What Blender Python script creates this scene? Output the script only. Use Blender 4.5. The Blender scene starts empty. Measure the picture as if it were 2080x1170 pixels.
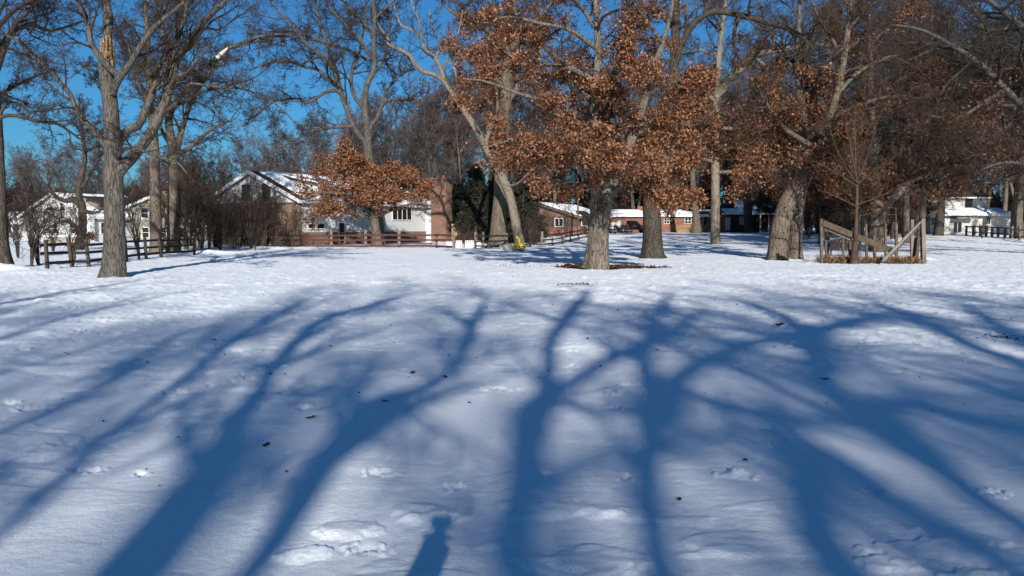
import bpy, math, random
import numpy as np
from mathutils import Vector, Matrix

C = bpy.context.scene.collection
sc = bpy.context.scene
R = math.radians
EYE = 1.7
F = 1600.0                       # focal length in pixels of the 2080 x 1170 photograph
PITCH = math.atan(123 / F)
SUN_EL, SUN_AZ = 20.5, -4.8      # elevation; heading of the shadows (degrees, 0 = +Y)

# ------------------------------------------------------------------ camera
cam = bpy.data.objects.new('camera', bpy.data.cameras.new('camera'))
C.objects.link(cam)
cam.location = (0, 0, EYE)
cam.rotation_euler = (math.pi / 2 - PITCH, 0, 0)
cam.data.sensor_width = 36
cam.data.lens = 36 * F / 2080
cam.data.clip_start = 0.02
cam.data.clip_end = 6000
sc.camera = cam

# ------------------------------------------------------------------ world, sun, exposure
w = bpy.data.worlds.new('World'); sc.world = w; w.use_nodes = True
nt = w.node_tree; nt.nodes.clear()
sky = nt.nodes.new('ShaderNodeTexSky'); sky.sky_type = 'NISHITA'; sky.sun_disc = False
sky.sun_elevation = R(SUN_EL); sky.sun_rotation = R(180 + SUN_AZ)
sky.air_density = 1.0; sky.dust_density = 0.35; sky.ozone_density = 3.0
tint = nt.nodes.new('ShaderNodeMix'); tint.data_type = 'RGBA'; tint.blend_type = 'MULTIPLY'
tint.inputs[0].default_value = 1.0
tint.inputs[7].default_value = (0.27, 0.71, 1.04, 1)
bg = nt.nodes.new('ShaderNodeBackground'); bg.inputs[1].default_value = 0.050
wo = nt.nodes.new('ShaderNodeOutputWorld')
nt.links.new(sky.outputs[0], tint.inputs[6]); nt.links.new(tint.outputs[2], bg.inputs[0]); nt.links.new(bg.outputs[0], wo.inputs[0])

sl = bpy.data.lights.new('sun', 'SUN'); sl.energy = 4.4; sl.angle = R(0.53); sl.color = (1.0, 0.945, 0.87)
so = bpy.data.objects.new('sun', sl); C.objects.link(so)
az, el = R(SUN_AZ), R(SUN_EL)
SHD = Vector((math.sin(az) * math.cos(el), math.cos(az) * math.cos(el), -math.sin(el)))   # travel of the light
so.rotation_euler = SHD.to_track_quat('-Z', 'Y').to_euler()
so.location = (3, -60, 40)
sc.view_settings.view_transform = 'Standard'; sc.view_settings.look = 'None'
sc.view_settings.exposure = 0.79; sc.view_settings.gamma = 1.0
sc.cycles.max_bounces = 5; sc.cycles.diffuse_bounces = 3; sc.cycles.glossy_bounces = 2
sc.cycles.transmission_bounces = 2; sc.cycles.transparent_max_bounces = 4
sc.cycles.use_denoising = True
sc.cycles.use_adaptive_sampling = True; sc.cycles.adaptive_threshold = 0.02

# ------------------------------------------------------------------ helpers
def sstep(a, b, x):
    t = np.clip((np.asarray(x, float) - a) / (b - a), 0, 1); return t * t * (3 - 2 * t)

_pr = np.random.RandomState(7).permutation(256); _pr = np.concatenate([_pr, _pr, _pr])
_gr = np.random.RandomState(8).randn(256, 3); _gr /= np.linalg.norm(_gr, axis=1)[:, None]
def perlin(x, y, z=0.0):
    x = np.asarray(x, float); y = np.asarray(y, float); z = np.zeros_like(x) + z
    xi, yi, zi = np.floor(x).astype(int), np.floor(y).astype(int), np.floor(z).astype(int)
    xf, yf, zf = x - xi, y - yi, z - zi
    u, v, q = [t * t * t * (t * (t * 6 - 15) + 10) for t in (xf, yf, zf)]
    def g(i, j, k):
        h = _pr[_pr[_pr[(xi + i) & 255] + ((yi + j) & 255)] + ((zi + k) & 255)]
        gg = _gr[h]
        return gg[..., 0] * (xf - i) + gg[..., 1] * (yf - j) + gg[..., 2] * (zf - k)
    L = lambda a, b, t: a + t * (b - a)
    return 1.6 * L(L(L(g(0,0,0), g(1,0,0), u), L(g(0,1,0), g(1,1,0), u), v),
                   L(L(g(0,0,1), g(1,0,1), u), L(g(0,1,1), g(1,1,1), u), v), q)

def ray(px, py):
    u, v = (px - 1040) / F, (585 - py) / F
    c, s = math.cos(PITCH), math.sin(PITCH)
    return u, c + v * s, -s + v * c
def P(px, py, D):                       # the point of the scene at distance D on a pixel's ray
    x, y, z = ray(px, py); t = D / y
    return Vector((x * t, D, EYE + z * t))
def G(px, py):                          # flat ground under a pixel
    x, y, z = ray(px, py); t = -EYE / z
    return x * t, y * t
def X(px, D): return (px - 1040) / F * D / (math.cos(PITCH) + 0.0)

MOUNDS = []
for (px, py, h, rx, ry) in [(8, 552, .28, 1.1, .7), (1700, 533, .10, 1.2, .4), (1768, 530, .10, 1.3, .4), (1835, 527, .14, 1.0, .5),
                            (1878, 527, .12, .6, .5), (420, 516, .22, 2.6, .9), (520, 506, .2, 4, 1.2), (660, 505, .15, 4, 1.2), (232, 561, -.09, .75, .7), (1212, 546, -.08, 1.0, .8), (1325, 524, -.08, 1.1, .9), (1578, 528, -.08, 1.0, .9), (1615, 528, -.06, .8, .8), (1453, 500, -.06, .9, 1.0),
                            (60, 556, .1, 1.2, .8), (235, 566, .05, .9, .6)]:
    gx, gy = G(px, py); MOUNDS.append((gx, gy, h, rx, ry))
_rt = np.random.RandomState(11)
DENTS = []
def trail(pts, step, jit, r, d):
    pts = [G(*p) for p in pts]
    for (a, b) in zip(pts[:-1], pts[1:]):
        L = math.hypot(b[0] - a[0], b[1] - a[1]); n = max(1, int(L / step))
        for i in range(n):
            t = i / n
            DENTS.append((a[0] + (b[0] - a[0]) * t + _rt.randn() * jit, a[1] + (b[1] - a[1]) * t + _rt.randn() * jit,
                          r * _rt.uniform(.7, 1.3), d * _rt.uniform(.6, 1.3)))
trail([(150, 675), (310, 702), (400, 710), (560, 725)], .35, .06, .06, .035)
trail([(440, 790), (530, 762), (545, 740)], .22, .07, .06, .04)
trail([(640, 700), (760, 640), (860, 618)], .3, .1, .06, .03)
trail([(1130, 715), (1330, 708), (1550, 706), (1700, 703), (1850, 712)], .3, .06, .06, .035)
trail([(1700, 720), (1860, 725), (2000, 745)], .35, .12, .06, .03)
trail([(0, 945), (90, 910), (300, 890)], .4, .08, .07, .03)
for p in [(770, 958), (1108, 966), (1275, 972), (1470, 965), (1520, 970), (1775, 1000), (2020, 1000), (920, 988), (745, 1112),
          (175, 955), (285, 963), (780, 702), (525, 738), (575, 800), (1160, 715)]:
    gx, gy = G(*p); DENTS.append((gx, gy, .06, .035))
for i in range(260):                    # odd hoof and paw marks across the open snow
    a = _rt.uniform(-.6, .6); d = 7 + 26 * _rt.rand() ** .8
    DENTS.append((d * math.tan(a), d, _rt.uniform(.05, .12), _rt.uniform(.02, .05)))

def gz(x, y, fine=False):
    x = np.asarray(x, float); y = np.asarray(y, float)
    r = sstep(-6, 12, x)
    h = 0.95 * r * sstep(56, 114, y)
    h = h + 0.05 * perlin(x / 9, y / 9, 3.3) * sstep(4, 14, np.hypot(x, y))
    for (mx, my, mh, rx, ry) in MOUNDS:
        h = h + mh * np.exp(-((x - mx) / rx) ** 2 - ((y - my) / ry) ** 2)
    if fine:
        wx = x + .35 * perlin(x * .8, y * .8, 1.1); wy = y + .25 * perlin(x * .9, y * .9, 5.1)
        h = h + 0.020 * perlin(x / 2.6, y / 1.7, 9.1)
        n = perlin(wx * .55, wy * 1.25, 2.2) + .5 * perlin(wx * 1.3, wy * 2.6, 4.2)
        m = sstep(-.1, .35, perlin(x * .35, y * .35, 8.8))
        h = h + (0.014 * sstep(.10, .17, n) + 0.010 * sstep(.36, .41, n)) * (.35 + .65 * m)     # wind crust shelves
        n2 = perlin(wx * 2.1, wy * 4.6, 6.2)
        h = h + 0.010 * sstep(.38, .55, n2) * m
        far = sstep(5, 16, y)
        n3 = perlin(x * 1.7, y * 2.3, 12.2); n4 = perlin(x * 3.9, y * 4.5, 14.2)
        n5 = perlin(x * 2.6, y * 1.1, 19.2)
        h = h + far * (.008 * np.clip(n3 - .1, 0, 1) + .014 * sstep(.26, .40, n4)
                       + .020 * sstep(10, 20, y) * sstep(.24, .36, perlin(x * 2.8, y * 1.5, 19.2)) + .016 * sstep(.26, .38, perlin(x * 5.2, y * 2.5, 23.1)))
        h = h + .0035 * perlin(x * 9, y * 11, 1.7) * sstep(.0, .5, m)
        for (dx, dy, dr, dd) in DENTS:
            k = (np.abs(x - dx) < dr * 4) & (np.abs(y - dy) < dr * 4)
            if k.any():
                xx = x[k] - dx; yy = y[k] - dy
                q = np.hypot(xx * (.8 + .3 * math.sin(dx * 9)), yy * 1.1) / dr
                q = q + .35 * perlin(x[k] * 22, y[k] * 22, dx)
                chip = sstep(.0, .25, perlin(x[k] * 17, y[k] * 21, dx * 3))
                h[k] += -dd * .6 * np.exp(-q ** 2 * 1.6) + dd * .68 * np.exp(-((q - 1.1) / .42) ** 2) * chip
        # broken crust in the foreground
        for (px, py, rad) in [(700, 1075, .22), (870, 1040, .20), (620, 1120, .13), (1490, 968, .13), (1950, 1130, .45), (1180, 1150, .3), (1130, 1040, .3)]:
            cx, cy = G(px, py)
            q = np.hypot(x - cx, (y - cy) * 1.5) / rad + .75 * perlin(x * 3.2, y * 5.2, px * .01) + .3 * perlin(x * 9, y * 12, px * .02)
            h = h + .015 * sstep(1.0, .90, q) + .009 * sstep(.62, .5, q) + .008 * sstep(1, .4, q) * perlin(x * 6, y * 9, 3.1)
    return h
def z0(x, y): return float(gz(np.array([x]), np.array([y]))[0])
def B(px, D):                           # point on the ground in a pixel column at distance D
    x = X(px, D); return Vector((x, D, z0(x, D)))

def mesh_np(name, V, Fq, mat, parent=None, smooth=False, per=4):
    me = bpy.data.meshes.new(name)
    V = np.ascontiguousarray(V, dtype=np.float32); Fq = np.ascontiguousarray(Fq, dtype=np.int32)
    n = len(Fq)
    me.vertices.add(len(V)); me.vertices.foreach_set('co', V.ravel())
    me.loops.add(n * per); me.loops.foreach_set('vertex_index', Fq.ravel())
    me.polygons.add(n)
    me.polygons.foreach_set('loop_start', np.arange(0, n * per, per, dtype=np.int32))
    try: me.polygons.foreach_set('loop_total', np.full(n, per, dtype=np.int32))
    except Exception: pass
    if smooth: me.polygons.foreach_set('use_smooth', np.ones(n, dtype=bool))
    me.materials.append(mat); me.update(calc_edges=True)
    o = bpy.data.objects.new(name, me); C.objects.link(o)
    if parent: o.parent = parent
    return o

def tag(o, label=None, cat=None, group=None, kind=None):
    if label: o['label'] = label
    if cat: o['category'] = cat
    if group: o['group'] = group
    if kind: o['kind'] = kind
    return o
def thing(name, label, cat, loc=(0, 0, 0), rz=0, group=None):
    o = bpy.data.objects.new(name, None); C.objects.link(o)
    o.empty_display_size = .3
    o.location = loc; o.rotation_euler = (0, 0, rz)
    return tag(o, label, cat, group)

class MB:                               # collects boxes and prisms into one mesh
    def __init__(s): s.v = []; s.f = []
    def add(s, vs, fs):
        n = len(s.v); s.v += [tuple(v) for v in vs]; s.f += [tuple(n + i for i in f) for f in fs]; return s
    def box(s, x0, x1, y0, y1, z0, z1):
        return s.add([(x0,y0,z0),(x1,y0,z0),(x1,y1,z0),(x0,y1,z0),(x0,y0,z1),(x1,y0,z1),(x1,y1,z1),(x0,y1,z1)],
                     [(0,3,2,1),(4,5,6,7),(0,1,5,4),(1,2,6,5),(2,3,7,6),(3,0,4,7)])
    def beam(s, a, b, w, h, up=(0, 0, 1), jit=0, rng=random):
        a = Vector(a); b = Vector(b); t = (b - a).normalized(); up = Vector(up)
        sd = t.cross(up)
        if sd.length < 1e-3: sd = Vector((1, 0, 0))
        sd.normalize(); u = sd.cross(t).normalized()
        vs = []
        for p in (a, b):
            for (i, j) in ((-1, -1), (1, -1), (1, 1), (-1, 1)):
                k = 1 + (rng.uniform(-jit, jit) if jit else 0)
                vs.append(p + sd * i * w / 2 * k + u * j * h / 2 * k)
        return s.add(vs, [(0,1,2,3),(7,6,5,4),(0,4,5,1),(1,5,6,2),(2,6,7,3),(3,7,4,0)])
    def prism(s, poly, axis, a, b):     # poly in the two other axes, extruded along axis from a to b
        n = len(poly)
        def pt(p, t): 
            return (t, p[0], p[1]) if axis == 0 else ((p[0], t, p[1]) if axis == 1 else (p[0], p[1], t))
        vs = [pt(p, a) for p in poly] + [pt(p, b) for p in poly]
        return s.add(vs, [tuple(range(n)), tuple(range(2 * n - 1, n - 1, -1))] + [(i, i + n, (i + 1) % n + n, (i + 1) % n) for i in range(n)])
    def tube(s, pts, rad, n=8, cap=True):
        pts = [Vector(p) for p in pts]; k0 = len(s.v); m = len(pts)
        for i, p in enumerate(pts):
            t = (pts[min(i + 1, m - 1)] - pts[max(i - 1, 0)]).normalized()
            a = t.cross(Vector((0.13, 0.2, 1)) if abs(t.z) < .9 else Vector((1, .1, 0))).normalized(); b = t.cross(a)
            r = rad[i] if isinstance(rad, (list, tuple)) else rad
            for j in range(n):
                q = 2 * math.pi * j / n; s.v.append(tuple(p + a * math.cos(q) * r + b * math.sin(q) * r))
        for i in range(m - 1):
            for j in range(n):
                s.f.append((k0 + i * n + j, k0 + i * n + (j + 1) % n, k0 + (i + 1) * n + (j + 1) % n, k0 + (i + 1) * n + j))
        if cap:
            s.f.append(tuple(k0 + j for j in range(n - 1, -1, -1))); s.f.append(tuple(k0 + (m - 1) * n + j for j in range(n)))
        return s
    def build(s, name, mat, parent=None, bevel=0, smooth=False):
        me = bpy.data.meshes.new(name); me.from_pydata(s.v, [], s.f); me.materials.append(mat)
        if smooth:
            for p in me.polygons: p.use_smooth = True
        me.update(); o = bpy.data.objects.new(name, me); C.objects.link(o)
        import bmesh
        bm = bmesh.new(); bm.from_mesh(me); bmesh.ops.recalc_face_normals(bm, faces=bm.faces); bm.to_mesh(me); bm.free()
        if bevel:
            m = o.modifiers.new('bevel', 'BEVEL'); m.width = bevel; m.segments = 2; m.limit_method = 'ANGLE'
        if parent: o.parent = parent
        return o

# ------------------------------------------------------------------ materials
def newmat(name):
    m = bpy.data.materials.new(name); m.use_nodes = True
    n = m.node_tree; b = n.nodes['Principled BSDF']
    if 'Specular IOR Level' in b.inputs: b.inputs['Specular IOR Level'].default_value = 0.25
    return m, n, b
def coords(n, scale=(1, 1, 1), kind='Object'):
    tc = n.nodes.new('ShaderNodeTexCoord'); mp = n.nodes.new('ShaderNodeMapping'); mp.inputs['Scale'].default_value = scale
    n.links.new(tc.outputs[kind], mp.inputs['Vector']); return mp.outputs['Vector']
def noise(n, vec, scale, detail=4, rough=.6):
    t = n.nodes.new('ShaderNodeTexNoise'); t.inputs['Scale'].default_value = scale
    t.inputs['Detail'].default_value = detail; t.inputs['Roughness'].default_value = rough
    n.links.new(vec, t.inputs['Vector']); return t.outputs['Fac']
def ramp(n, fac, stops):
    r = n.nodes.new('ShaderNodeValToRGB'); e = r.color_ramp.elements
    while len(e) < len(stops): e.new(.5)
    for i, (p, c) in enumerate(stops): e[i].position = p; e[i].color = (*c, 1)
    n.links.new(fac, r.inputs['Fac']); return r.outputs['Color']
def bump(n, b, h, strength, dist):
    k = n.nodes.new('ShaderNodeBump'); k.inputs['Strength'].default_value = strength; k.inputs['Distance'].default_value = dist
    n.links.new(h, k.inputs['Height']); n.links.new(k.outputs['Normal'], b.inputs['Normal']); return k
def add(n, a, b, ka=1., kb=1.):
    m1 = n.nodes.new('ShaderNodeMath'); m1.operation = 'MULTIPLY'; m1.inputs[1].default_value = ka; n.links.new(a, m1.inputs[0])
    m2 = n.nodes.new('ShaderNodeMath'); m2.operation = 'MULTIPLY_ADD'; m2.inputs[1].default_value = kb
    n.links.new(b, m2.inputs[0]); n.links.new(m1.outputs[0], m2.inputs[2]); return m2.outputs[0]

def mat_plain(name, col, rough=.7, var=.25, scale=6, stretch=(1, 1, 1), bmp=.2, dist=.01):
    m, n, b = newmat(name); v = coords(n, stretch); f = noise(n, v, scale, 5)
    lo = tuple(c * (1 - var) for c in col); hi = tuple(min(1, c * (1 + var)) for c in col)
    n.links.new(ramp(n, f, [(.3, lo), (.7, hi)]), b.inputs['Base Color']); b.inputs['Roughness'].default_value = rough
    if bmp: bump(n, b, f, bmp, dist)
    return m
def mat_bark(name, dark, mid, light, blot=None):
    m, n, b = newmat(name)
    v = coords(n, (1, 1, .16)); v2 = coords(n, (1, 1, .6))
    vo = n.nodes.new('ShaderNodeTexVoronoi'); vo.feature = 'DISTANCE_TO_EDGE'; vo.inputs['Scale'].default_value = 11
    wv = n.nodes.new('ShaderNodeVectorMath'); wv.operation = 'ADD'
    nn = n.nodes.new('ShaderNodeTexNoise'); nn.inputs['Scale'].default_value = 5
    n.links.new(v, nn.inputs['Vector']); sc_ = n.nodes.new('ShaderNodeVectorMath'); sc_.operation = 'SCALE'; sc_.inputs['Scale'].default_value = .35
    n.links.new(nn.outputs['Color'], sc_.inputs[0]); n.links.new(v, wv.inputs[0]); n.links.new(sc_.outputs[0], wv.inputs[1])
    n.links.new(wv.outputs[0], vo.inputs['Vector'])
    f1 = noise(n, v, 14, 6, .7); f2 = noise(n, v2, 1.6, 3)
    mr = n.nodes.new('ShaderNodeMapRange'); mr.inputs['From Max'].default_value = .12; n.links.new(vo.outputs['Distance'], mr.inputs['Value'])
    h = add(n, mr.outputs['Result'], f1, .45, .75)
    hh = add(n, h, f2, .75, .45)
    n.links.new(ramp(n, hh, [(.38, dark), (.62, mid), (.90, light)]), b.inputs['Base Color'])
    b.inputs['Roughness'].default_value = .9; b.inputs['Specular IOR Level'].default_value = .1
    bump(n, b, h, .9, .03)
    return m
BARK = mat_bark('bark', (.014, .011, .009), (.070, .055, .042), (.155, .125, .097))
BARK_PALE = mat_bark('bark_pale', (.03, .024, .019), (.105, .085, .065), (.22, .185, .145))
BARK_DARK = mat_bark('bark_dark', (.010, .008, .007), (.034, .028, .023), (.075, .062, .05))
BARK_GREY = mat_bark('bark_grey', (.014, .012, .011), (.072, .060, .049), (.17, .145, .118))
BARK_ASH = mat_bark('bark_ash', (.012, .011, .010), (.050, .044, .038), (.115, .102, .088))
def mat_twig(name, a, b_):
    m, n, b = newmat(name); v = coords(n); f = noise(n, v, 1.2, 2)
    n.links.new(ramp(n, f, [(.35, a), (.65, b_)]), b.inputs['Base Color']); b.inputs['Roughness'].default_value = .85
    b.inputs['Specular IOR Level'].default_value = .15
    return m
TWIG = mat_twig('twig', (.024, .018, .015), (.058, .045, .036))
TWIG_WARM = mat_twig('twig_warm', (.034, .021, .015), (.085, .057, .04))
TWIG_GREY = mat_twig('twig_grey', (.060, .048, .047), (.12, .098, .092))
TWIG_DARK = mat_twig('twig_dark', (.022, .015, .013), (.055, .038, .03))
def mat_leaf(name, cols, trans=.25):
    m, n, b = newmat(name); v = coords(n)
    wn = n.nodes.new('ShaderNodeTexWhiteNoise'); sn = n.nodes.new('ShaderNodeVectorMath'); sn.operation = 'SNAP'
    sn.inputs[1].default_value = (.11, .11, .11); n.links.new(v, sn.inputs[0]); n.links.new(sn.outputs[0], wn.inputs['Vector'])
    f = noise(n, v, .9, 2); g = add(n, wn.outputs['Value'], f, .75, .3)
    col = ramp(n, g, [(.2, cols[0]), (.5, cols[1]), (.78, cols[2])])
    n.links.new(col, b.inputs['Base Color']); b.inputs['Roughness'].default_value = .65
    tr = n.nodes.new('ShaderNodeBsdfTranslucent'); n.links.new(col, tr.inputs['Color'])
    mx = n.nodes.new('ShaderNodeMixShader'); mx.inputs[0].default_value = trans
    n.links.new(b.outputs[0], mx.inputs[1]); n.links.new(tr.outputs[0], mx.inputs[2])
    n.links.new(mx.outputs[0], n.nodes['Material Output'].inputs['Surface'])
    return m
LEAF = mat_leaf('oak_leaf', [(.062, .023, .012), (.185, .075, .035), (.35, .175, .09)])
LEAF_DK = mat_leaf('oak_leaf_dull', [(.035, .014, .009), (.085, .036, .018), (.17, .08, .04)])
NEEDLE = mat_leaf('needles', [(.005, .006, .004), (.012, .014, .008), (.030, .030, .018)], .1)
WEED = mat_leaf('dry_weed', [(.10, .055, .03), (.17, .10, .055), (.26, .17, .10)])

def mat_snow(name, fine=True):
    m, n, b = newmat(name)
    v = coords(n); f = noise(n, v, .35, 3)
    n.links.new(ramp(n, f, [(.35, (.81, .86, .92)), (.65, (.85, .89, .935))]), b.inputs['Base Color'])
    b.inputs['Roughness'].default_value = .55
    if fine:
        v2 = coords(n, (1, 1.2, 1)); a = noise(n, v2, 12, 8, .72); c = noise(n, v, 120, 4, .7)
        h = add(n, a, c, 1.0, .30); bump(n, b, h, .9, .016)
    else: bump(n, b, noise(n, v, 4, 5), .4, .04)
    return m
SNOW = mat_snow('snow'); SNOW_ROOF = mat_snow('roof_snow', False)

def mat_brick(name, c1, c2, mort, k=1.0):
    m, n, b = newmat(name)
    tc = n.nodes.new('ShaderNodeTexCoord'); sx = n.nodes.new('ShaderNodeSeparateXYZ'); cb = n.nodes.new('ShaderNodeCombineXYZ')
    ad = n.nodes.new('ShaderNodeMath'); n.links.new(tc.outputs['Object'], sx.inputs[0])
    n.links.new(sx.outputs[0], ad.inputs[0]); n.links.new(sx.outputs[1], ad.inputs[1])
    n.links.new(ad.outputs[0], cb.inputs[0]); n.links.new(sx.outputs[2], cb.inputs[1])
    br = n.nodes.new('ShaderNodeTexBrick'); br.inputs['Scale'].default_value = 1 / k
    br.inputs['Brick Width'].default_value = .24; br.inputs['Row Height'].default_value = .085; br.inputs['Mortar Size'].default_value = .011
    br.inputs['Color1'].default_value = (*c1, 1); br.inputs['Color2'].default_value = (*c2, 1); br.inputs['Mortar'].default_value = (*mort, 1)
    n.links.new(cb.outputs[0], br.inputs['Vector'])
    v = coords(n); f = noise(n, v, 1.3, 5)
    mx = n.nodes.new('ShaderNodeMix'); mx.data_type = 'RGBA'; mx.blend_type = 'MULTIPLY'; mx.inputs[0].default_value = .7
    n.links.new(br.outputs['Color'], mx.inputs[6]); n.links.new(ramp(n, f, [(.3, (.62, .6, .6)), (.7, (1.1, 1.05, 1))]), mx.inputs[7])
    n.links.new(mx.outputs[2], b.inputs['Base Color']); b.inputs['Roughness'].default_value = .9
    bump(n, b, br.outputs['Fac'], -.4, .01)
    return m
def mat_siding(name, col, pitch=.2, vert=False):
    m, n, b = newmat(name)
    tc = n.nodes.new('ShaderNodeTexCoord'); sx = n.nodes.new('ShaderNodeSeparateXYZ'); n.links.new(tc.outputs['Object'], sx.inputs[0])
    src = sx.outputs[2]
    if vert:
        ad = n.nodes.new('ShaderNodeMath'); n.links.new(sx.outputs[0], ad.inputs[0]); n.links.new(sx.outputs[1], ad.inputs[1]); src = ad.outputs[0]
    dv = n.nodes.new('ShaderNodeMath'); dv.operation = 'DIVIDE'; dv.inputs[1].default_value = pitch; n.links.new(src, dv.inputs[0])
    fr = n.nodes.new('ShaderNodeMath'); fr.operation = 'FRACT'; n.links.new(dv.outputs[0], fr.inputs[0])
    lap = ramp(n, fr.outputs[0], [(.0, tuple(c * .35 for c in col)), (.13, tuple(c * .9 for c in col)), (1, col)])
    v = coords(n); f = noise(n, v, 1.5, 5)
    mx = n.nodes.new('ShaderNodeMix'); mx.data_type = 'RGBA'; mx.blend_type = 'MULTIPLY'; mx.inputs[0].default_value = .5
    n.links.new(lap, mx.inputs[6]); n.links.new(ramp(n, f, [(.3, (.75, .76, .78)), (.7, (1, 1, 1))]), mx.inputs[7])
    n.links.new(mx.outputs[2], b.inputs['Base Color']); b.inputs['Roughness'].default_value = .6
    bump(n, b, fr.outputs[0], .5, .02)
    return m
BRICK_TAN = mat_brick('tan_brick', (.11, .068, .048), (.21, .13, .088), (.20, .165, .13))
BRICK_RED = mat_brick('red_brick', (.15, .052, .034), (.21, .078, .05), (.20, .14, .11))
BRICK_CHIM = mat_brick('chimney_brick', (.12, .058, .040), (.22, .115, .078), (.20, .15, .12))
STONE = mat_brick('stone_veneer', (.22, .13, .07), (.30, .19, .10), (.12, .08, .05), 2.2)
SIDE_WHITE = mat_siding('white_siding', (.56, .57, .58)); SIDE_BRIGHT = mat_siding('bright_siding', (.50, .50, .48), .16)
SIDE_GREY = mat_siding('grey_brown_siding', (.17, .14, .12)); SIDE_CREAM = mat_siding('cream_siding', (.28, .25, .20))
GABLE_WHITE = mat_siding('gable_white_boards', (.52, .525, .53), .3, True)
TRIM = mat_plain('white_trim', (.55, .55, .55), .5, .08, 3, bmp=.05)
SHINGLE = mat_plain('dark_shingles', (.030, .023, .020), .95, .4, 9, (1, 1, 3), .5, .02)
PLANKF = mat_siding('tan_fence_boards', (.33, .20, .11), .15, True)
RAIL_RED = mat_plain('red_brown_rail', (.070, .024, .019), .8, .5, 3, (1, 1, 6), .3)
RAIL_DK = mat_plain('dark_rail', (.022, .016, .014), .85, .4, 4, (1, 1, 5), .3)
WOOD = mat_plain('weathered_wood', (.085, .066, .048), .9, .45, 5, (1, 1, 1), .5, .01)
WOOD_PALE = mat_plain('pale_wood', (.17, .155, .13), .9, .3, 5, bmp=.4)
PLANK = mat_plain('old_plank', (.065, .048, .033), .9, .5, 6, (3, 3, 1), .6, .02)
POST_GREY = mat_plain('post_grey', (.13, .112, .094), .9, .35, 6, (1, 1, .3), .4)
POST_DARK = mat_plain('dark_post', (.05, .04, .033), .9, .4, 6)
BLACK = mat_plain('dark_metal', (.012, .012, .013), .5, .2)
YELLOW = mat_plain('yellow_paint', (.62, .46, .015), .4, .12, 5, bmp=.05)
RED_P = mat_plain('red_paint', (.07, .012, .008), .6, .2)
GREY_BOX = mat_plain('grey_plastic', (.17, .18, .175), .6, .15)
TERRA = mat_plain('terracotta', (.25, .065, .04), .8, .2)
DENIM = mat_plain('denim', (.03, .045, .09), .9, .2, 30); COAT = mat_plain('coat_cloth', (.03, .035, .05), .9, .2, 30)
SKIN = mat_plain('skin', (.45, .26, .19), .55, .08, 8, bmp=.05); HAIR = mat_plain('hair', (.04, .025, .015), .7, .3, 20)
LITTER = mat_leaf('litter', [(.035, .017, .011), (.075, .035, .022), (.14, .07, .045)])
mg, ng, bgl = newmat('window_glass'); bgl.inputs['Base Color'].default_value = (.010, .012, .015, 1); bgl.inputs['Roughness'].default_value = .08
bgl.inputs['Specular IOR Level'].default_value = .5
GLASS = mg
TORN = mat_plain('torn_wood', (.24, .155, .08), .9, .8, 14, (1, 1, .3), .9, .05)
TORN_W = mat_plain('split_wood', (.62, .55, .42), .8, .15, 8)

# ------------------------------------------------------------------ the ground: one sheet out to the horizon
def build_ground():
    th = np.concatenate([np.linspace(-180, -42, 50, endpoint=False), np.linspace(-42, 42, 880, endpoint=False), np.linspace(42, 180, 50, endpoint=False)])
    th = np.radians(th)
    r = [0.02]
    while r[-1] < .6: r.append(r[-1] * 1.3)
    while r[-1] < 100: r.append(r[-1] * (1.0058 if r[-1] > 2.5 else 1.03))
    while r[-1] < 2500: r.append(r[-1] * 1.12)
    r = np.array(r); nr, na = len(r), len(th)
    RR, TT = np.meshgrid(r, th, indexing='ij')
    x = RR * np.sin(TT); y = RR * np.cos(TT)
    z = gz(x.ravel(), y.ravel(), True)
    V = np.stack([x.ravel(), y.ravel(), z], 1)
    i = np.arange(nr - 1)[:, None] * na; j = np.arange(na)[None, :]; jn = (j + 1) % na
    Fq = np.stack([i + j, i + na + j, i + na + jn, i + jn], -1).reshape(-1, 4)
    Fq = Fq[:, ::-1]
    o = mesh_np('snow_ground', V, Fq, SNOW, smooth=True)
    tag(o, kind='structure')
build_ground()

# ------------------------------------------------------------------ tree growing
def catmull(pts, K):                    # pts: (n, m) array of control rows -> K rows
    p = np.asarray(pts, float)
    if len(p) == 2: 
        t = np.linspace(0, 1, K)[:, None]; return p[0] * (1 - t) + p[1] * t
    q = np.vstack([2 * p[0] - p[1], p, 2 * p[-1] - p[-2]])
    d = np.concatenate([[0], np.cumsum(np.linalg.norm(np.diff(p[:, :3], axis=0), axis=1))]); d /= d[-1]
    s = np.linspace(0, 1, K); i = np.clip(np.searchsorted(d, s, side='right') - 1, 0, len(p) - 2)
    t = ((s - d[i]) / (d[i + 1] - d[i] + 1e-9))[:, None]
    a, b, c, e = q[i], q[i + 1], q[i + 2], q[i + 3]
    return .5 * (2 * b + (c - a) * t + (2 * a - 5 * b + 4 * c - e) * t ** 2 + (3 * b - a - 3 * c + e) * t ** 3)

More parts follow.
